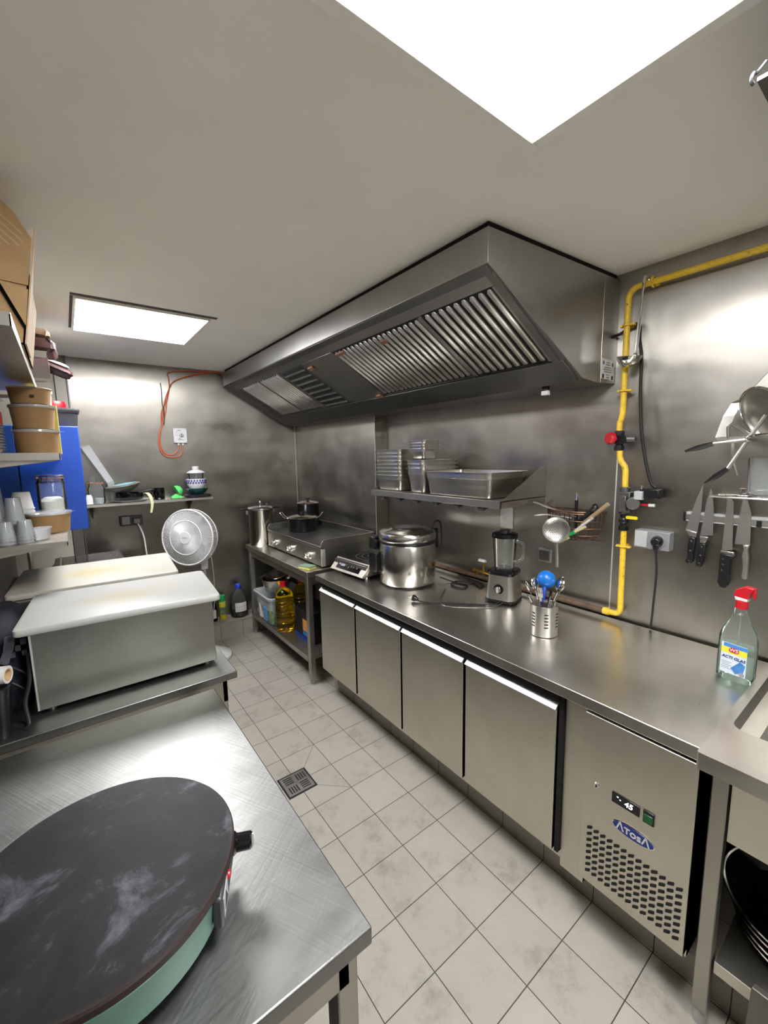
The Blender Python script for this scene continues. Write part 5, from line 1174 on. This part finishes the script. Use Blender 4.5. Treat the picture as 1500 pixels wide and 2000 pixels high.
MB().lathe(F0 - ax * .07, [(0, 0), (.04, 0), (.045, .01), (.045, .03), (.03, .04), (0, .04)], 32, ax).build('blade_hub', 'white_plastic', fan)
MB().lathe(F0 - ax * .24, [(0, 0), (.03, .0), (.055, .03), (.06, .115), (0, .118)], 32, ax).build('motor_housing', 'white_plastic', fan)
px, py = F0.x - ax.x * .18, F0.y - ax.y * .18
MB().rbox(px - .03, py - .03, px + .03, py + .03, [(.76, .002), (.80, 0), (.96, 0), (1.0, .008)], .012).build('neck', 'white_plastic', fan)
MB().cyl((px, py, .30), (px, py, .77), .014, n=16).build('pole', 'light_grey_plastic', fan)
MB().cyl((px, py, .26), (px, py, .40), .018, n=16).cyl((px, py, .29), (px, py, .325), .03, n=20).build('height_collar', 'black_plastic', fan)
MB().lathe((px, py, 0), [(.016, .30), (.016, .20), (.018, .12), (.03, .10), (.16, .028), (.165, .02), (.165, .002), (0, .002)], 48).build('base', 'white_plastic', fan)
MB().cyl((px, py, .10), (px, py, .27), .0165, n=20).build('chrome_sleeve', 'chrome', fan)
MB().tube(smoothpath([F0 - ax * .22 + Vector((.02, 0, -.04)), Vector((px + .05, py - .01, .92)), Vector((px + .062, py - .01, .8)), Vector((px + .068, py, .6)), Vector((px + .05, py + .05, .3)), Vector((px + .0, py + .15, .03))]), .0032, 6).build('fan_cord', 'white_plastic', fan)
# ------------------------------------------------------------------ near worktable with the crepe maker
ZW = .86
def table(label, x0, y0, x1, y1, z, lip=.045, legs=True, shelf=True, apron=True, ly=.03):
    t = thing('work_table', label, 'table', ((x0 + x1) / 2, (y0 + y1) / 2, 0))
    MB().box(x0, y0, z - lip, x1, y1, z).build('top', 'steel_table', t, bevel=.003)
    if apron: MB().box(x0 + .03, y0 + .03, z - .12, x1 - .03, y0 + .045, z - lip).box(x1 - .045, y0 + .03, z - .12, x1 - .03, y1 - .03, z - lip).build('apron', 'steel_frame', t)
    for x in (x0 + .03, x1 - .052):
        for y in (y0 + ly, y1 - .07):
            l = MB().box(x, y, .04, x + .04, y + .04, z - lip).build('leg', 'steel_frame', t, bevel=.003)
            zf = .157 if y > 2.1 else 0
            MB().cyl((x + .02, y + .02, zf), (x + .02, y + .02, .042), .014, .017, 14).build('foot', 'dark_grey_plastic', l)
    if shelf: MB().box(x0 + .05, y0 + .05, .22, x1 - .05, y1 - .05, .255).build('undershelf', 'steel_frame', t)
    return t
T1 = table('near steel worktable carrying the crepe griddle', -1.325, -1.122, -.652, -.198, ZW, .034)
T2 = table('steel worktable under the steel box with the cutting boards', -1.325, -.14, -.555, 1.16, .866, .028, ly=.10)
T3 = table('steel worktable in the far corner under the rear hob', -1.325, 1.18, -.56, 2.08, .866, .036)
cm = thing('crepe_maker', 'round crepe griddle with a black plate and pale green body', 'crepe maker', (-1.0, -.862, ZW))
cx, cy = -1.0, -.862
MB().lathe((cx, cy, ZW), [(0, .022), (.175, .022), (.182, .028), (.190, .088), (.186, .092), (0, .092)], 72).build('body', 'green_enamel', cm)
pl = MB().lathe((0, 0, 0), [(0, -.018), (.194, -.018), (.2005, -.014), (.2015, -.003), (.199, 0), (0, 0)], 96).build('griddle_plate', 'cast_plate', None)
pl.parent = cm; pl.location = (0, 0, .117)
MB().lathe((cx, cy, ZW), [(0, .091), (.178, .091), (.178, .10), (0, .10)], 48).build('heat_gap', 'black_rubber', cm)
ka = math.radians(-24); kd = Vector((math.cos(ka), math.sin(ka), 0)); kt = Vector((-kd.y, kd.x, 0))
K0 = Vector((cx, cy, ZW + .062))
MB().obox(K0 + kd * .183, kd * .008, kt * .07, (0, 0, .027)).build('control_plate', 'dark_grey_plastic', cm, bevel=.004)
kn = MB().lathe(K0 + kd * .190 + kt * .045 + Vector((0, 0, .010)), [(0, 0), (.019, 0), (.019, .006), (.015, .01), (.0145, .034), (.012, .037), (0, .037)], 28, kd).build('knob', 'black_gloss', cm)
MB().obox(K0 + kd * .228 + kt * .045 + Vector((0, 0, .010)), kd * .002, kt * .0015, (0, 0, .012)).build('knob_mark', 'white_plastic', kn)
MB().lathe(K0 + kd * .190 - kt * .005, [(0, 0), (.008, 0), (.007, .004), (0, .005)], 16, kd).build('pilot_lamp', 'red_plastic', cm)
wl = MB().obox(K0 + kd * .1915 - kt * .042, kd * .0006, kt * .02, (0, 0, .017)).build('warning_label', 'light_grey_plastic', cm)
tri = MB().prism([(-.012, -.01), (.012, -.01), (0, .011)], 1, -.0003, .0003).build('warning_triangle', 'ink', wl, local=True)
tri.data.transform(Matrix.Translation(K0 + kd * .1925 - kt * .042 - Vector(cm.location)) @ Matrix.Rotation(ka + PI / 2, 4, 'Z'))
for q in (0.9, 2.5, -.9, -2.4):
    d = Vector((math.cos(q), math.sin(q), 0)) * .145
    MB().lathe(Vector((cx, cy, ZW)) + d, [(0, 0), (.016, 0), (.018, .023), (0, .023)], 16).build('foot', 'black_rubber', cm)

# ------------------------------------------------------------------ steel boxes with cutting boards
Z2 = .866
def prep_box(label, x0, x1, y0, y1, z1):
    t = thing('prep_box', label, 'steel box', ((x0 + x1) / 2, (y0 + y1) / 2, Z2))
    MB().box(x0, y0, Z2 + .016, x1, y1, z1).build('casing', 'steel_box', t, bevel=.002)
    MB().box(x0 - .002, y0 - .001, Z2 + .018, x0 + .003, y0 + .004, z1).build('edge_seam', 'steel_bright_lip', t)
    for x in (x0 + .03, x1 - .03):
        for y in (y0 + .03, y1 - .03): MB().lathe((x, y, Z2), [(0, 0), (.012, 0), (.013, .016), (0, .016)], 14).build('foot', 'steel_dull', t)
    return t
prep_box('steel box under the front cutting board on the worktable', -1.118, -.597, -.038, .345, 1.128)
prep_box('steel box under the yellowed rear cutting board', -1.205, -.62, .52, 1.0, 1.086)
def board(label, cx, cy, sx, sy, z, th, mat, rz):
    m = MB().rbox(-sx / 2, -sy / 2, sx / 2, sy / 2, [(0, .003), (.003, 0), (th - .003, 0), (th, .003)], .018, 5)
    o = m.build('cutting_board', mat, None, angle=50); o.location = (cx, cy, z); o.rotation_euler = (0, 0, rz)
    return tag(o, label, 'cutting board', 'white cutting boards on the steel boxes')
board('white cutting board in front, on the steel box', -.852, .118, .572, .395, 1.1285, .022, 'board_front', math.radians(-5))
board('yellow-stained cutting board behind, towards the back wall', -.898, .768, .625, .48, 1.087, .024, 'board_rear', math.radians(-4))
hob('induction_hob', 'dark glass hob on the worktable behind the cutting boards', (-1.13, 1.90, .867), math.radians(0), .34, .42)
# ------------------------------------------------------------------ things beside the front steel box
bin_ = thing('dark_bin', 'dark grey bin with a roll on top beside the steel box', 'bin', (-1.24, -.07, Z2))
MB().rbox(-1.312, -.128, -1.168, -.012, [(Z2 + .001, .012), (Z2 + .138, 0), (Z2 + .15, -.004), (Z2 + .152, .003), (Z2 + .14, .006)], .02).build('bin_body', 'black_plastic', bin_)
rl = thing('wrap_roll', 'white paper core end of a purple wrapped roll on the bin', 'roll', (-1.22, -.075, Z2 + .155))
zc = Z2 + .155 + .024; d = Vector((.93, -.36, 0)).normalized(); c0 = Vector((-1.167, -.098, zc))
MB().lathe(c0 - d * .035, [(.018, 0), (.024, 0), (.024, .035), (.018, .035), (.018, 0)], 32, d).build('paper_core', 'white_paper', rl)
MB().lathe(c0 - d * .034, [(.0145, 0), (.018, 0), (.018, .0335), (.0145, .0335), (.0145, 0)], 28, d).build('core_lining', 'cardboard', rl)
MB().lathe(c0 - d * .15, [(0, 0), (.0245, 0), (.0245, .116), (0, .116)], 32, d).build('purple_wrapper', 'purple_film', rl)
bg = thing('cloth_bag', 'dark navy checked cloth bag with a grey strap beside the steel box', 'bag', (-1.22, .2, Z2))
bm_ = MB().rbox(-1.318, .02, -1.135, .46, [(Z2 + .001, .02), (Z2 + .03, .0), (Z2 + .12, .004), (Z2 + .18, .012), (Z2 + .235, .02), (Z2 + .26, .045)], .05)
bm_.v = [(x + .006 * math.sin(y * 40 + z * 25), y + .006 * math.sin(x * 50 + z * 33), z) for x, y, z in bm_.v]
bagb = bm_.build('bag_body', 'navy_cloth', bg)
ck = MB()
for i in range(3):
    for j_ in range(3):
        if (i + j_) % 2 == 0: ck.obox((-1.165 + i * .014, .020, Z2 + .19 + j_ * .018), (.0065, 0, 0), (0, .0035, 0), (0, 0, .008))
ck.build('check_pattern', 'strap_grey', bagb, smooth=False)
s_ = MB(); pth = [(-1.165, .018, Z2 + .25), (-1.172, .008, Z2 + .21), (-1.185, .004, Z2 + .175), (-1.20, .002, Z2 + .16)]
for p, q in zip(pth, pth[1:]): s_.hexa([(p[0] - .012, p[1], p[2]), (p[0] + .012, p[1], p[2]), (p[0] + .012, p[1] + .003, p[2]), (p[0] - .012, p[1] + .003, p[2])], [(q[0] - .012, q[1], q[2]), (q[0] + .012, q[1], q[2]), (q[0] + .012, q[1] + .003, q[2]), (q[0] - .012, q[1] + .003, q[2])])
s_.build('strap', 'strap_grey', bg)
for pts_ in ([(-1.30, .012, Z2 + .235), (-1.22, .0, Z2 + .20), (-1.15, .005, Z2 + .14), (-1.128, .0, Z2 + .11)], [(-1.19, .0, Z2 + .13), (-1.16, -.004, Z2 + .10), (-1.135, .0, Z2 + .07)]): MB().tube(smoothpath(pts_), .004, 6).build('cord', 'black_rubber', bg)
tag(single(MB().tube(smoothpath([(-1.126, -.012, Z2 + .20), (-1.13, -.03, Z2 + .12), (-1.145, -.05, Z2 + .06), (-1.14, -.075, Z2 + .008), (-1.145, -.10, Z2 + .006)]), .006, 8), 'power_cable', 'black_rubber', '', ''), 'black cord hanging beside the corner of the front steel box', 'cord')

# ------------------------------------------------------------------ wall shelves along the low-side wall
def wshelf(label, x1, y0, y1, zt, lip=.028, br=.045):
    t = thing('wall_shelf', label, 'shelf', ((XL + x1) / 2, (y0 + y1) / 2, zt - lip))
    MB().box(XL + .001, y0, zt - .004, x1, y1, zt).box(XL + .001, y0, zt - lip, x1, y0 + .003, zt - .004).box(x1 - .003, y0, zt - lip, x1, y1, zt - .004).build('board', 'steel_frame', t, smooth=False)
    for y in (y0 + .03, y1 - .05): MB().prism([(XL + .001, zt - lip + .002), (x1 - .012, zt - lip + .002), (x1 - .03, zt - lip - .004), (XL + .001, zt - lip - br)], 1, y, y + .004).build('bracket', 'steel_pan', t, smooth=False)
    return t
wshelf('middle wall shelf holding the kraft bowls', -.995, .45, 1.27, 1.667)
wshelf('lowest wall shelf holding the jar and plastic cups', -1.003, .40, 1.25, 1.327, .018, .04)
wshelf('topmost wall shelf carrying the open cardboard carton', -1.050, -.33, 1.02, 1.966, .030, .03)
wshelf('high far wall shelf carrying the brown and red packets', -1.000, 1.06, 1.90, 2.165, .03, .03)
tag(single(MB().cyl((-1.175, 1.222, .868), (-1.175, 1.222, 1.305), .012, n=14), 'shelf_prop', 'steel_pan', '', ''), 'thin steel post propping the lowest wall shelf', 'post')

# kraft bowls
def kraft(label, x, y, z, r, h, lid=True, clip=False):
    t = thing('kraft_bowl', label, 'takeaway bowl', (x, y, z), 'kraft takeaway bowls')
    L_(MB().lathe((0, 0, 0), [(0, .003), (r * .84, .003), (r * .86, 0), (r * .88, 0), (r * .985, h - .004), (r * 1.0, h - .004), (r, h), (r * .96, h), (r * .95, h - .006), (r * .84, .006), (0, .006)], 56), 'bowl', 'kraft', t)
    L_(MB().tube([Vector((r * math.cos(2 * PI * i / 48), r * math.sin(2 * PI * i / 48), h - .002)) for i in range(48)], .0028, 6, closed=True), 'rolled_rim', 'kraft_rim', t)
    if lid:
        l = L_(MB().lathe((0, 0, 0), [(0, h - .002), (r * .8, h - .002), (r * .85, h + .004), (r * 1.03, h + .0045), (r * 1.04, h), (r * 1.055, h), (r * 1.045, h + .007), (r * .86, h + .008), (r * .78, h + .011), (0, h + .011)], 56), 'clear_lid', 'cup_plastic', t)
        L_(MB().prism([(r * 1.02, -.012), (r * 1.22, .0), (r * 1.02, .012)], 2, h + .002, h + .004), 'lid_tab', 'clear_plastic', l)
    return t
bx_, by_ = -1.068, .735
kraft('lowest kraft bowl of the stack on the middle wall shelf', bx_, by_, 1.6675, .078, .092)
kraft('second kraft bowl from the bottom on the middle wall shelf', bx_ - .004, by_ + .004, 1.6675 + .104, .077, .09)
k3 = kraft('topmost kraft bowl of the stack, small black print on its side', bx_ - .006, by_ + .002, 1.6675 + .206, .074, .066, False)
k3b = [o for o in k3.children if o.name.startswith('bowl')][0]
L_(MB().obox((.005, -.0735, .027), (.003, 0, 0), (0, .0008, 0), (0, 0, .006)), 'print_mark', 'ink', k3b)
L_(MB().obox((.013, -.0725, .028), (.003, .0005, 0), (0, .0008, 0), (0, 0, .005)), 'print_mark', 'ink', k3b)
kraft('single kraft bowl with a clear lid on the lowest wall shelf', -1.062, .735, 1.328, .080, .080)
tag(single(MB().rbox(-1.09, .93, -.988, 1.03, [(1.668, 0), (1.895, 0)], .004), 'flour_packet', 'yellow_paper', '', ''), 'yellow and white carton standing behind the kraft bowls', 'carton')
t = thing('paper_tub', 'tall paper tub with a white lid behind the kraft bowls', 'tub', (-1.06, 1.15, 1.668))
MB().lathe((-1.065, 1.15, 1.668), [(0, 0), (.05, 0), (.06, .305), (0, .305)], 40).build('tub', 'kraft_rim', t)
MB().lathe((-1.065, 1.15, 1.668), [(0, .304), (.064, .304), (.066, .31), (.064, .322), (0, .322)], 40).build('lid', 'white_plastic', t)
# stack of foil trays with a red carton
ft = None
for k in range(10):
    lab = 'lowest grey foil tray of the stack beside the kraft bowls' if k == 0 else ('topmost grey foil tray under the red carton' if k == 9 else 'grey foil tray %s in the stack beside the kraft bowls' % ['', 'second from the bottom', 'third from the bottom', 'fourth from the bottom', 'fifth from the bottom', 'fifth from the top', 'fourth from the top', 'third from the top', 'second from the top'][k])
    if ft is None:
        ft = MB().rbox(-.065, -.08, .065, .08, [(0, .012), (.012, .004), (.013, 0), (.0145, 0), (.013, .006), (.003, .014)], .015).build('foil_tray', 'frost_grey'); ft.location = (-1.228, .60, 1.668); tag(ft, lab, 'tray', 'grey foil trays on the middle shelf')
    else: dup(ft, (-1.228 + random.uniform(-.002, .002), .60 + random.uniform(-.002, .002), 1.668 + k * .0105), label=lab)
tag(single(MB().rbox(-1.30, .54, -1.165, .66, [(1.779, 0), (1.83, 0)], .004), 'red_carton', 'red_plastic', '', ''), 'red carton lying on the stack of grey foil trays', 'carton')
tag(single(MB().obox((-1.20, .55, 1.852), (.05, .0, .018), (0, .03, 0), (-.001, 0, .003)), 'white_card', 'white_paper', '', ''), 'white card lying on the red carton', 'card')
# jar of sugar
jy = .955; jx = -1.047
t = thing('clip_jar', 'glass clip jar half full of white sugar on the lowest wall shelf', 'jar', (jx, jy, 1.328))
MB().lathe((jx, jy, 1.328), [(0, .003), (.05, .003), (.0555, .012), (.0555, .205), (.050, .216), (.050, .224), (.046, .224), (.046, .214), (.052, .203), (.052, .014), (0, .008)], 48).build('jar_body', 'glass', t)
MB().lathe((jx, jy, 1.328), [(0, .0085), (.0505, .0145), (.0515, .118), (.03, .136), (0, .13)], 40).build('sugar', 'sugar', t)
ld = MB().lathe((jx, jy, 1.328), [(0, .227), (.054, .227), (.055, .234), (.05, .242), (.02, .246), (0, .246)], 48).build('lid', 'glass', t)
MB().lathe((jx, jy, 1.328), [(.044, .222), (.055, .222), (.055, .228), (.044, .228), (.044, .222)], 48).build('rubber_seal', 'seal_pink', t)
cl = MB().tube([Vector((jx + .0565 * math.cos(2 * PI * i / 32), jy + .0565 * math.sin(2 * PI * i / 32), 1.328 + .210)) for i in range(32)], .0018, 6, closed=True)
cl.tube([Vector((jx + .0575 * math.cos(2 * PI * i / 32), jy + .0575 * math.sin(2 * PI * i / 32), 1.328 + .232 - .006 * math.sin(2 * PI * i / 32))) for i in range(32)], .0018, 6, closed=True)
cl.tube([(jx - .03, jy - .052, 1.328 + .232), (jx - .033, jy - .058, 1.328 + .205), (jx - .01, jy - .063, 1.328 + .205), (jx - .008, jy - .058, 1.328 + .235)], .002, 6)
cl.build('wire_clasp', 'black_plastic', t)
# cups
def cupstack(name, label, x, y, n, r, h, pitch, mat, cat, group, flip, z0=1.328, each=None):
    proto = None
    for k in range(n):
        pos = ['lowest'] + ['second', 'third', 'fourth', 'fifth', 'sixth', 'seventh', 'eighth'][:max(0, n - 2)] + (['topmost'] if n > 1 else [])
        lab = (pos[k] + (' from the bottom ' if 0 < k < n - 1 else ' ') + label) if n > 1 else label
        if proto is None:
            pr_ = [(0, .001), (r * .72, .001), (r * .74, .003), (r * .97, h - .003), (r * 1.05, h - .003), (r * 1.05, h), (r * .94, h), (r * .70, .004), (0, .003)]
            if flip: pr_ = [(a_, h - z_) for a_, z_ in pr_][::-1]
            proto = MB().lathe((0, 0, 0), pr_, 28).build(name, mat); proto.location = (x, y, z0); tag(proto, lab, cat, group)
        else: dup(proto, (x + random.uniform(-.001, .001), y + random.uniform(-.001, .001), z0 + k * pitch), label=lab)
cupstack('portion_cup', 'white paper cup in the upturned stack beside the sugar jar', -1.148, .80, 8, .040, .075, .0145, 'white_paper', 'cup', 'upturned white cups', True)
cupstack('clear_cup', 'clear cup in the short stack at the shelf end', -1.128, .475, 3, .029, .062, .012, 'cup_plastic', 'cup', 'clear cups at the shelf end', True)
cupstack('clear_cup', 'clear cup in the stack beside the wall end', -1.185, .47, 3, .030, .062, .012, 'cup_plastic', 'cup', 'clear cups at the shelf end', True)
cupstack('clear_cup', 'clear cup in the tall stack behind the short ones', -1.158, .545, 6, .031, .09, .016, 'cup_plastic', 'cup', 'clear cups at the shelf end', True)
cupstack('clear_cup', 'clear cup in the tallest stack nearest the wall', -1.222, .55, 8, .031, .09, .018, 'cup_plastic', 'cup', 'clear cups at the shelf end', True)
cupstack('frosted_cup', 'tall frosted cup stacked against the blue cabinet side', -1.255, .90, 5, .040, .17, .022, 'frosted_plastic', 'cup', 'tall frosted cups', True)
cupstack('sauce_tub', 'low clear sauce tub in front of the kraft bowl', -1.086, .512, 1, .036, .047, .01, 'frosted_plastic', 'tub', None, False)

# carton
ct = thing('cardboard_carton', 'open cardboard carton with raised flaps on the topmost wall shelf', 'carton', (-1.17, .2, 1.967))
zb, zt_ = 1.9675, 2.165
x0, x1, y0, y1 = -1.312, -1.043, .0, .40
def lean(mb): mb.v = [(x + max(0, z - zb) * .15, y, z) for x, y, z in mb.v]; return mb
lean(MB().box(x0, y0, zb, x1, y0 + .004, zt_).box(x0, y1 - .004, zb, x1, y1, zt_).box(x0, y0, zb, x0 + .004, y1, zt_).box(x1 - .004, y0, zb, x1, y1, zt_).box(x0, y0, zb, x1, y1, zb + .004)).build('box_body', 'cardboard', ct, smooth=False)
lean(MB().prism([(x0, zt_ - .02), (x1, zt_ - .035), (x1 + .001, 2.255), (-1.085, 2.315), (-1.14, 2.36), (x0, 2.385)], 1, lambda p: y0 - .005 - max(0, p[1] - zt_) * .1, lambda p: y0 - .001 - max(0, p[1] - zt_) * .1)).build('front_flap', 'cardboard', ct, smooth=False)
for k in range(5):
    o_ = .018 * k
    lean(MB().prism([(-1.30, 2.350 - o_), (-1.14, 2.325 - o_), (-1.06, 2.262 - o_), (-1.06, 2.258 - o_), (-1.14, 2.321 - o_), (-1.30, 2.346 - o_)], 1, lambda p: y0 - .0056 - max(0, p[1] - zt_) * .1, lambda p: y0 - .004 - max(0, p[1] - zt_) * .1)).build('flute_line', 'cardboard_edge', ct, smooth=False)
lean(MB().prism([(-1.114, 2.126), (-1.104, 2.129), (x1, 2.018), (x1, 2.004)], 1, y0 - .0022, y0 - .0008)).build('flap_gap_shade', 'shadow_gap', ct, smooth=False)  # dark strip laid on the panel, painted as shade in the flap gap
lean(MB().prism([(-1.106, 2.129), (x1 + .001, 2.115), (x1 + .001, 2.016)], 1, y0 - .018, y0 - .014)).build('torn_flap', 'cardboard', ct, smooth=False)
lean(MB().hexa([(x1 + .001, y0 - .01, zb), (x1 + .0045, y0 - .01, zb), (x1 + .0045, y1 - .2, zb), (x1 + .001, y1 - .2, zb)], [(x1 + .004, y0 - .012, 2.285), (x1 + .0075, y0 - .012, 2.285), (x1 + .004, y0 + .05, 2.27), (x1 + .0005, y0 + .05, 2.27)])).build('side_flap', 'cardboard_edge', ct, smooth=False)
# packets on the far high shelf
def packet(name, label, c, hx, hy, hz, mat, rot=(0, 0, 0), seed=1):
    rnd = random.Random(seed); m = MB().rbox(-hx, -hy, hx, hy, [(-hz, hx * .2), (-hz * .5, 0), (hz * .4, .002), (hz, hx * .25)], hx * .3, 6)
    m.v = [(x + rnd.uniform(-.004, .004), y + rnd.uniform(-.004, .004), z + rnd.uniform(-.003, .003)) for x, y, z in m.v]
    Q = Matrix.Translation(c) @ Matrix.Rotation(rot[2], 4, 'Z') @ Matrix.Rotation(rot[1], 4, 'Y') @ Matrix.Rotation(rot[0], 4, 'X')
    m.v = [tuple(Q @ Vector(v)) for v in m.v]
    return tag(single(m, name, mat, '', ''), label, 'packet', 'packets on the far high shelf')
packet('paper_bag', 'flat brown paper bag on top of the red packet, far high shelf', (-1.06, 1.20, 2.262), .07, .10, .022, 'brown_bag', (0, .05, .1), 2)
packet('dark_red_packet', 'crinkled dark red packet on the far high shelf', (-1.035, 1.20, 2.203), .075, .12, .032, 'brown_wrap', (0, .04, -.05), 3)
pk = packet('red_white_packet', 'red packet with a white corner hanging over the far shelf end', (-.968, 1.62, 2.172), .075, .09, .016, 'brown_wrap', (0, .38, .1), 5)
packet('white_napkin_pack', 'white napkin pack corner jutting from the far high shelf', (-.985, 1.62, 2.208), .075, .085, .008, 'white_paper', (0, .34, .1), 6)

# blue cabinet with tubs
bc_ = thing('hanging_cabinet', 'bright blue cabinet fixed to the low-side wall by the back corner', 'cabinet', (-1.12, 1.6, 1.248))
MB().box(XL + .001, 1.31, 1.248, -.905, 1.85, 1.824).build('body', 'blue_panel', bc_, bevel=.002)
MB().box(-1.176, 1.300, 1.250, -.907, 1.310, 1.822).build('door', 'blue_panel', bc_, bevel=.002)
MB().box(XL + .002, 1.302, 1.250, -1.182, 1.310, 1.822).build('side_door', 'blue_panel_dark', bc_, bevel=.002)
MB().box(-1.181, 1.303, 1.25, -1.177, 1.3095, 1.822).build('door_gap', 'blue_line', bc_)
t = thing('black_tub', 'black lidded tub standing on the blue cabinet', 'tub', (-.95, 1.46, 1.825))
MB().rbox(-1.03, 1.40, -.893, 1.56, [(1.825, .010), (1.905, .002), (1.908, -.004), (1.914, -.005)], .022).build('tub', 'dark_grey_plastic', t)
MB().rbox(-1.036, 1.394, -.887, 1.566, [(1.9145, 0), (1.922, -.002), (1.928, 0), (1.932, .008)], .025).build('lid', 'dark_grey_plastic', t)
t = thing('red_lid_tub', 'white tub with a red lid behind the black tub', 'tub', (-1.0, 1.68, 1.825))
MB().lathe((-1.005, 1.68, 1.825), [(0, 0), (.052, 0), (.06, .13), (0, .13)], 36).build('tub', 'white_plastic', t)
MB().lathe((-1.005, 1.68, 1.825), [(0, .130), (.064, .130), (.065, .155), (.06, .168), (0, .17)], 36).build('lid', 'red_plastic', t)

# ------------------------------------------------------------------ shelf above the sink, partly in view
hs2 = thing('ceiling_shelf', 'ceiling-hung steel shelf above the sink', 'shelf', (.55, -1.85, 2.25))
MB().box(.012, -2.35, 2.25, XR - .002, -1.368, 2.256).build('board', 'steel_dull', hs2)
for x in (.55, XR - .03): 
    for y in (-1.9, -2.3): MB().cyl((x, y, 2.262), (x, y, ZC), .006, n=10).build('hanger_rod', 'steel_dull', hs2)
cr = thing('navy_crate', 'glossy navy crate on the ceiling-hung shelf', 'crate', (.25, -1.7, 2.2625))
MB().rbox(.016, -1.86, .45, -1.376, [(2.2570, .004), (2.30, 0), (2.388, -.0)], .02).build('crate', 'navy_gloss', cr)
MB().tube(smoothpath([(.03, -1.374, 2.285), (.018, -1.366, 2.268), (.006, -1.364, 2.262), (.006, -1.362, 2.252), (.012, -1.364, 2.248)]), .003, 6).build('white_tie', 'dark_grey_plastic', cr)
mg = thing('hanging_cup', 'white cup hanging under the ceiling-hung shelf', 'cup', (.36, -1.40, 2.16))
MB().ball((.372, -1.408, 2.188), .042, 24, 14).build('cup_body', 'china_white', mg)
MB().cyl((.372, -1.408, 2.228), (.372, -1.408, 2.25), .004, n=8).build('hook', 'steel_dull', mg)

# ------------------------------------------------------------------ pans under the sink
PZ = .2345
def fpan(label, c, r, h, tilt, mat='black_gloss', rim='steel_pot'):
    t = thing('frying_pan', label, 'frying pan', c, 'black pans under the sink')
    Q = Matrix.Rotation(tilt[1], 4, 'Y') @ Matrix.Rotation(tilt[0], 4, 'X')
    for nm, pr_, mt in (('pan', [(0, .001), (r * .78, .001), (r * .84, .006), (r, h), (r * .985, h), (r * .82, .009), (0, .004)], mat), ('rim', [(r * .985, h - .002), (r * 1.012, h - .002), (r * 1.012, h + .003), (r * .985, h + .003), (r * .985, h - .002)], rim)):
        m = MB().lathe((0, 0, 0), pr_, 64); m.v = [tuple(Q @ Vector(v)) for v in m.v]; m.build(nm, mt, t, local=True)
    return t
pcx, pcy = .535, -1.532
fpan('lowest black pan in the stack under the sink', (pcx, pcy, PZ), .165, .045, (0, 0))
fpan('second black pan from the bottom under the sink', (pcx - .004, pcy + .005, PZ + .022), .170, .05, (.02, 0))
fpan('third black pan in the stack under the sink, tilted', (pcx + .002, pcy + .015, PZ + .044), .176, .055, (.05, -.02))
fpan('topmost pan with a broad shiny rim under the sink', (pcx + .004, pcy + .018, PZ + .066), .186, .06, (.07, -.03), 'black_gloss', 'chrome')
tag(single(MB().hexa([(.195, -1.455, .02), (.215, -1.455, .02), (.215, -1.80, .02), (.195, -1.80, .02)], [(.215, -1.463, .365), (.235, -1.463, .365), (.235, -1.80, .365), (.215, -1.80, .365)]), 'steel_sheet', 'steel_dull', '', '', bevel=.003), 'upright dull steel tray leaning in front of the sink shelf', 'tray')
COL.objects[-1].location.z = .0

# ------------------------------------------------------------------ floor drain
fd = thing('floor_drain', 'square steel drain grate set in the tiled floor', 'drain', (-.2, .195, 0))
MB().box(-.277, .118, .0, -.125, .270, .0015).build('frame', 'dark_void', fd, smooth=False)
grt = MB().box(-.268, .127, .0, -.134, .261, .003).build('grate', 'steel_pan', fd, smooth=False)
sl = MB()
for (ox, oy, v) in ((-.262, .133, 0), (-.199, .133, 1), (-.262, .196, 1), (-.199, .196, 0)):
    for k in range(4):
        if v: sl.box(ox + .006, oy + .008 + k * .013, .003, ox + .051, oy + .0145 + k * .013, .0034)
        else: sl.box(ox + .008 + k * .013, oy + .006, .003, ox + .0145 + k * .013, oy + .051, .0034)
sl.build('grate_slot', 'dark_void', grt, smooth=False)
# ------------------------------------------------------------------ camera, world, view
cam = bpy.data.cameras.new('camera'); co = bpy.data.objects.new('camera', cam); COL.objects.link(co)
yaw, pitch, roll = math.radians(37.0248), math.radians(-7.693), math.radians(-1.0617)
f = Vector((math.sin(yaw) * math.cos(pitch), math.cos(yaw) * math.cos(pitch), math.sin(pitch)))
r = Vector((math.cos(yaw), -math.sin(yaw), 0)); u = r.cross(f)
R = r * math.cos(roll) + u * math.sin(roll); U = -r * math.sin(roll) + u * math.cos(roll)
co.matrix_world = Matrix(((R.x, U.x, -f.x, -.98604), (R.y, U.y, -f.y, -1.6187), (R.z, U.z, -f.z, 1.63348), (0, 0, 0, 1)))
cam.sensor_fit = 'VERTICAL'; cam.sensor_height = 24.; cam.lens = 24. * 819.238 / 2000.
cam.clip_start = .02; cam.clip_end = 50
SC.camera = co
w = bpy.data.worlds.new('world'); SC.world = w; w.use_nodes = True
w.node_tree.nodes['Background'].inputs['Color'].default_value = (.5, .5, .5, 1); w.node_tree.nodes['Background'].inputs['Strength'].default_value = .3
SC.view_settings.view_transform = 'Standard'; SC.view_settings.look = 'None'; SC.view_settings.gamma = 1.; SC.view_settings.exposure = 2.45
SC.view_settings.use_curve_mapping = False
SC.cycles.use_denoising = True
SC.cycles.transparent_max_bounces = 48; SC.cycles.max_bounces = 12; SC.cycles.diffuse_bounces = 6; SC.cycles.glossy_bounces = 6; SC.cycles.transmission_bounces = 10; SC.cycles.sample_clamp_indirect = 6.
SC.cycles.caustics_reflective = True; SC.cycles.caustics_refractive = False
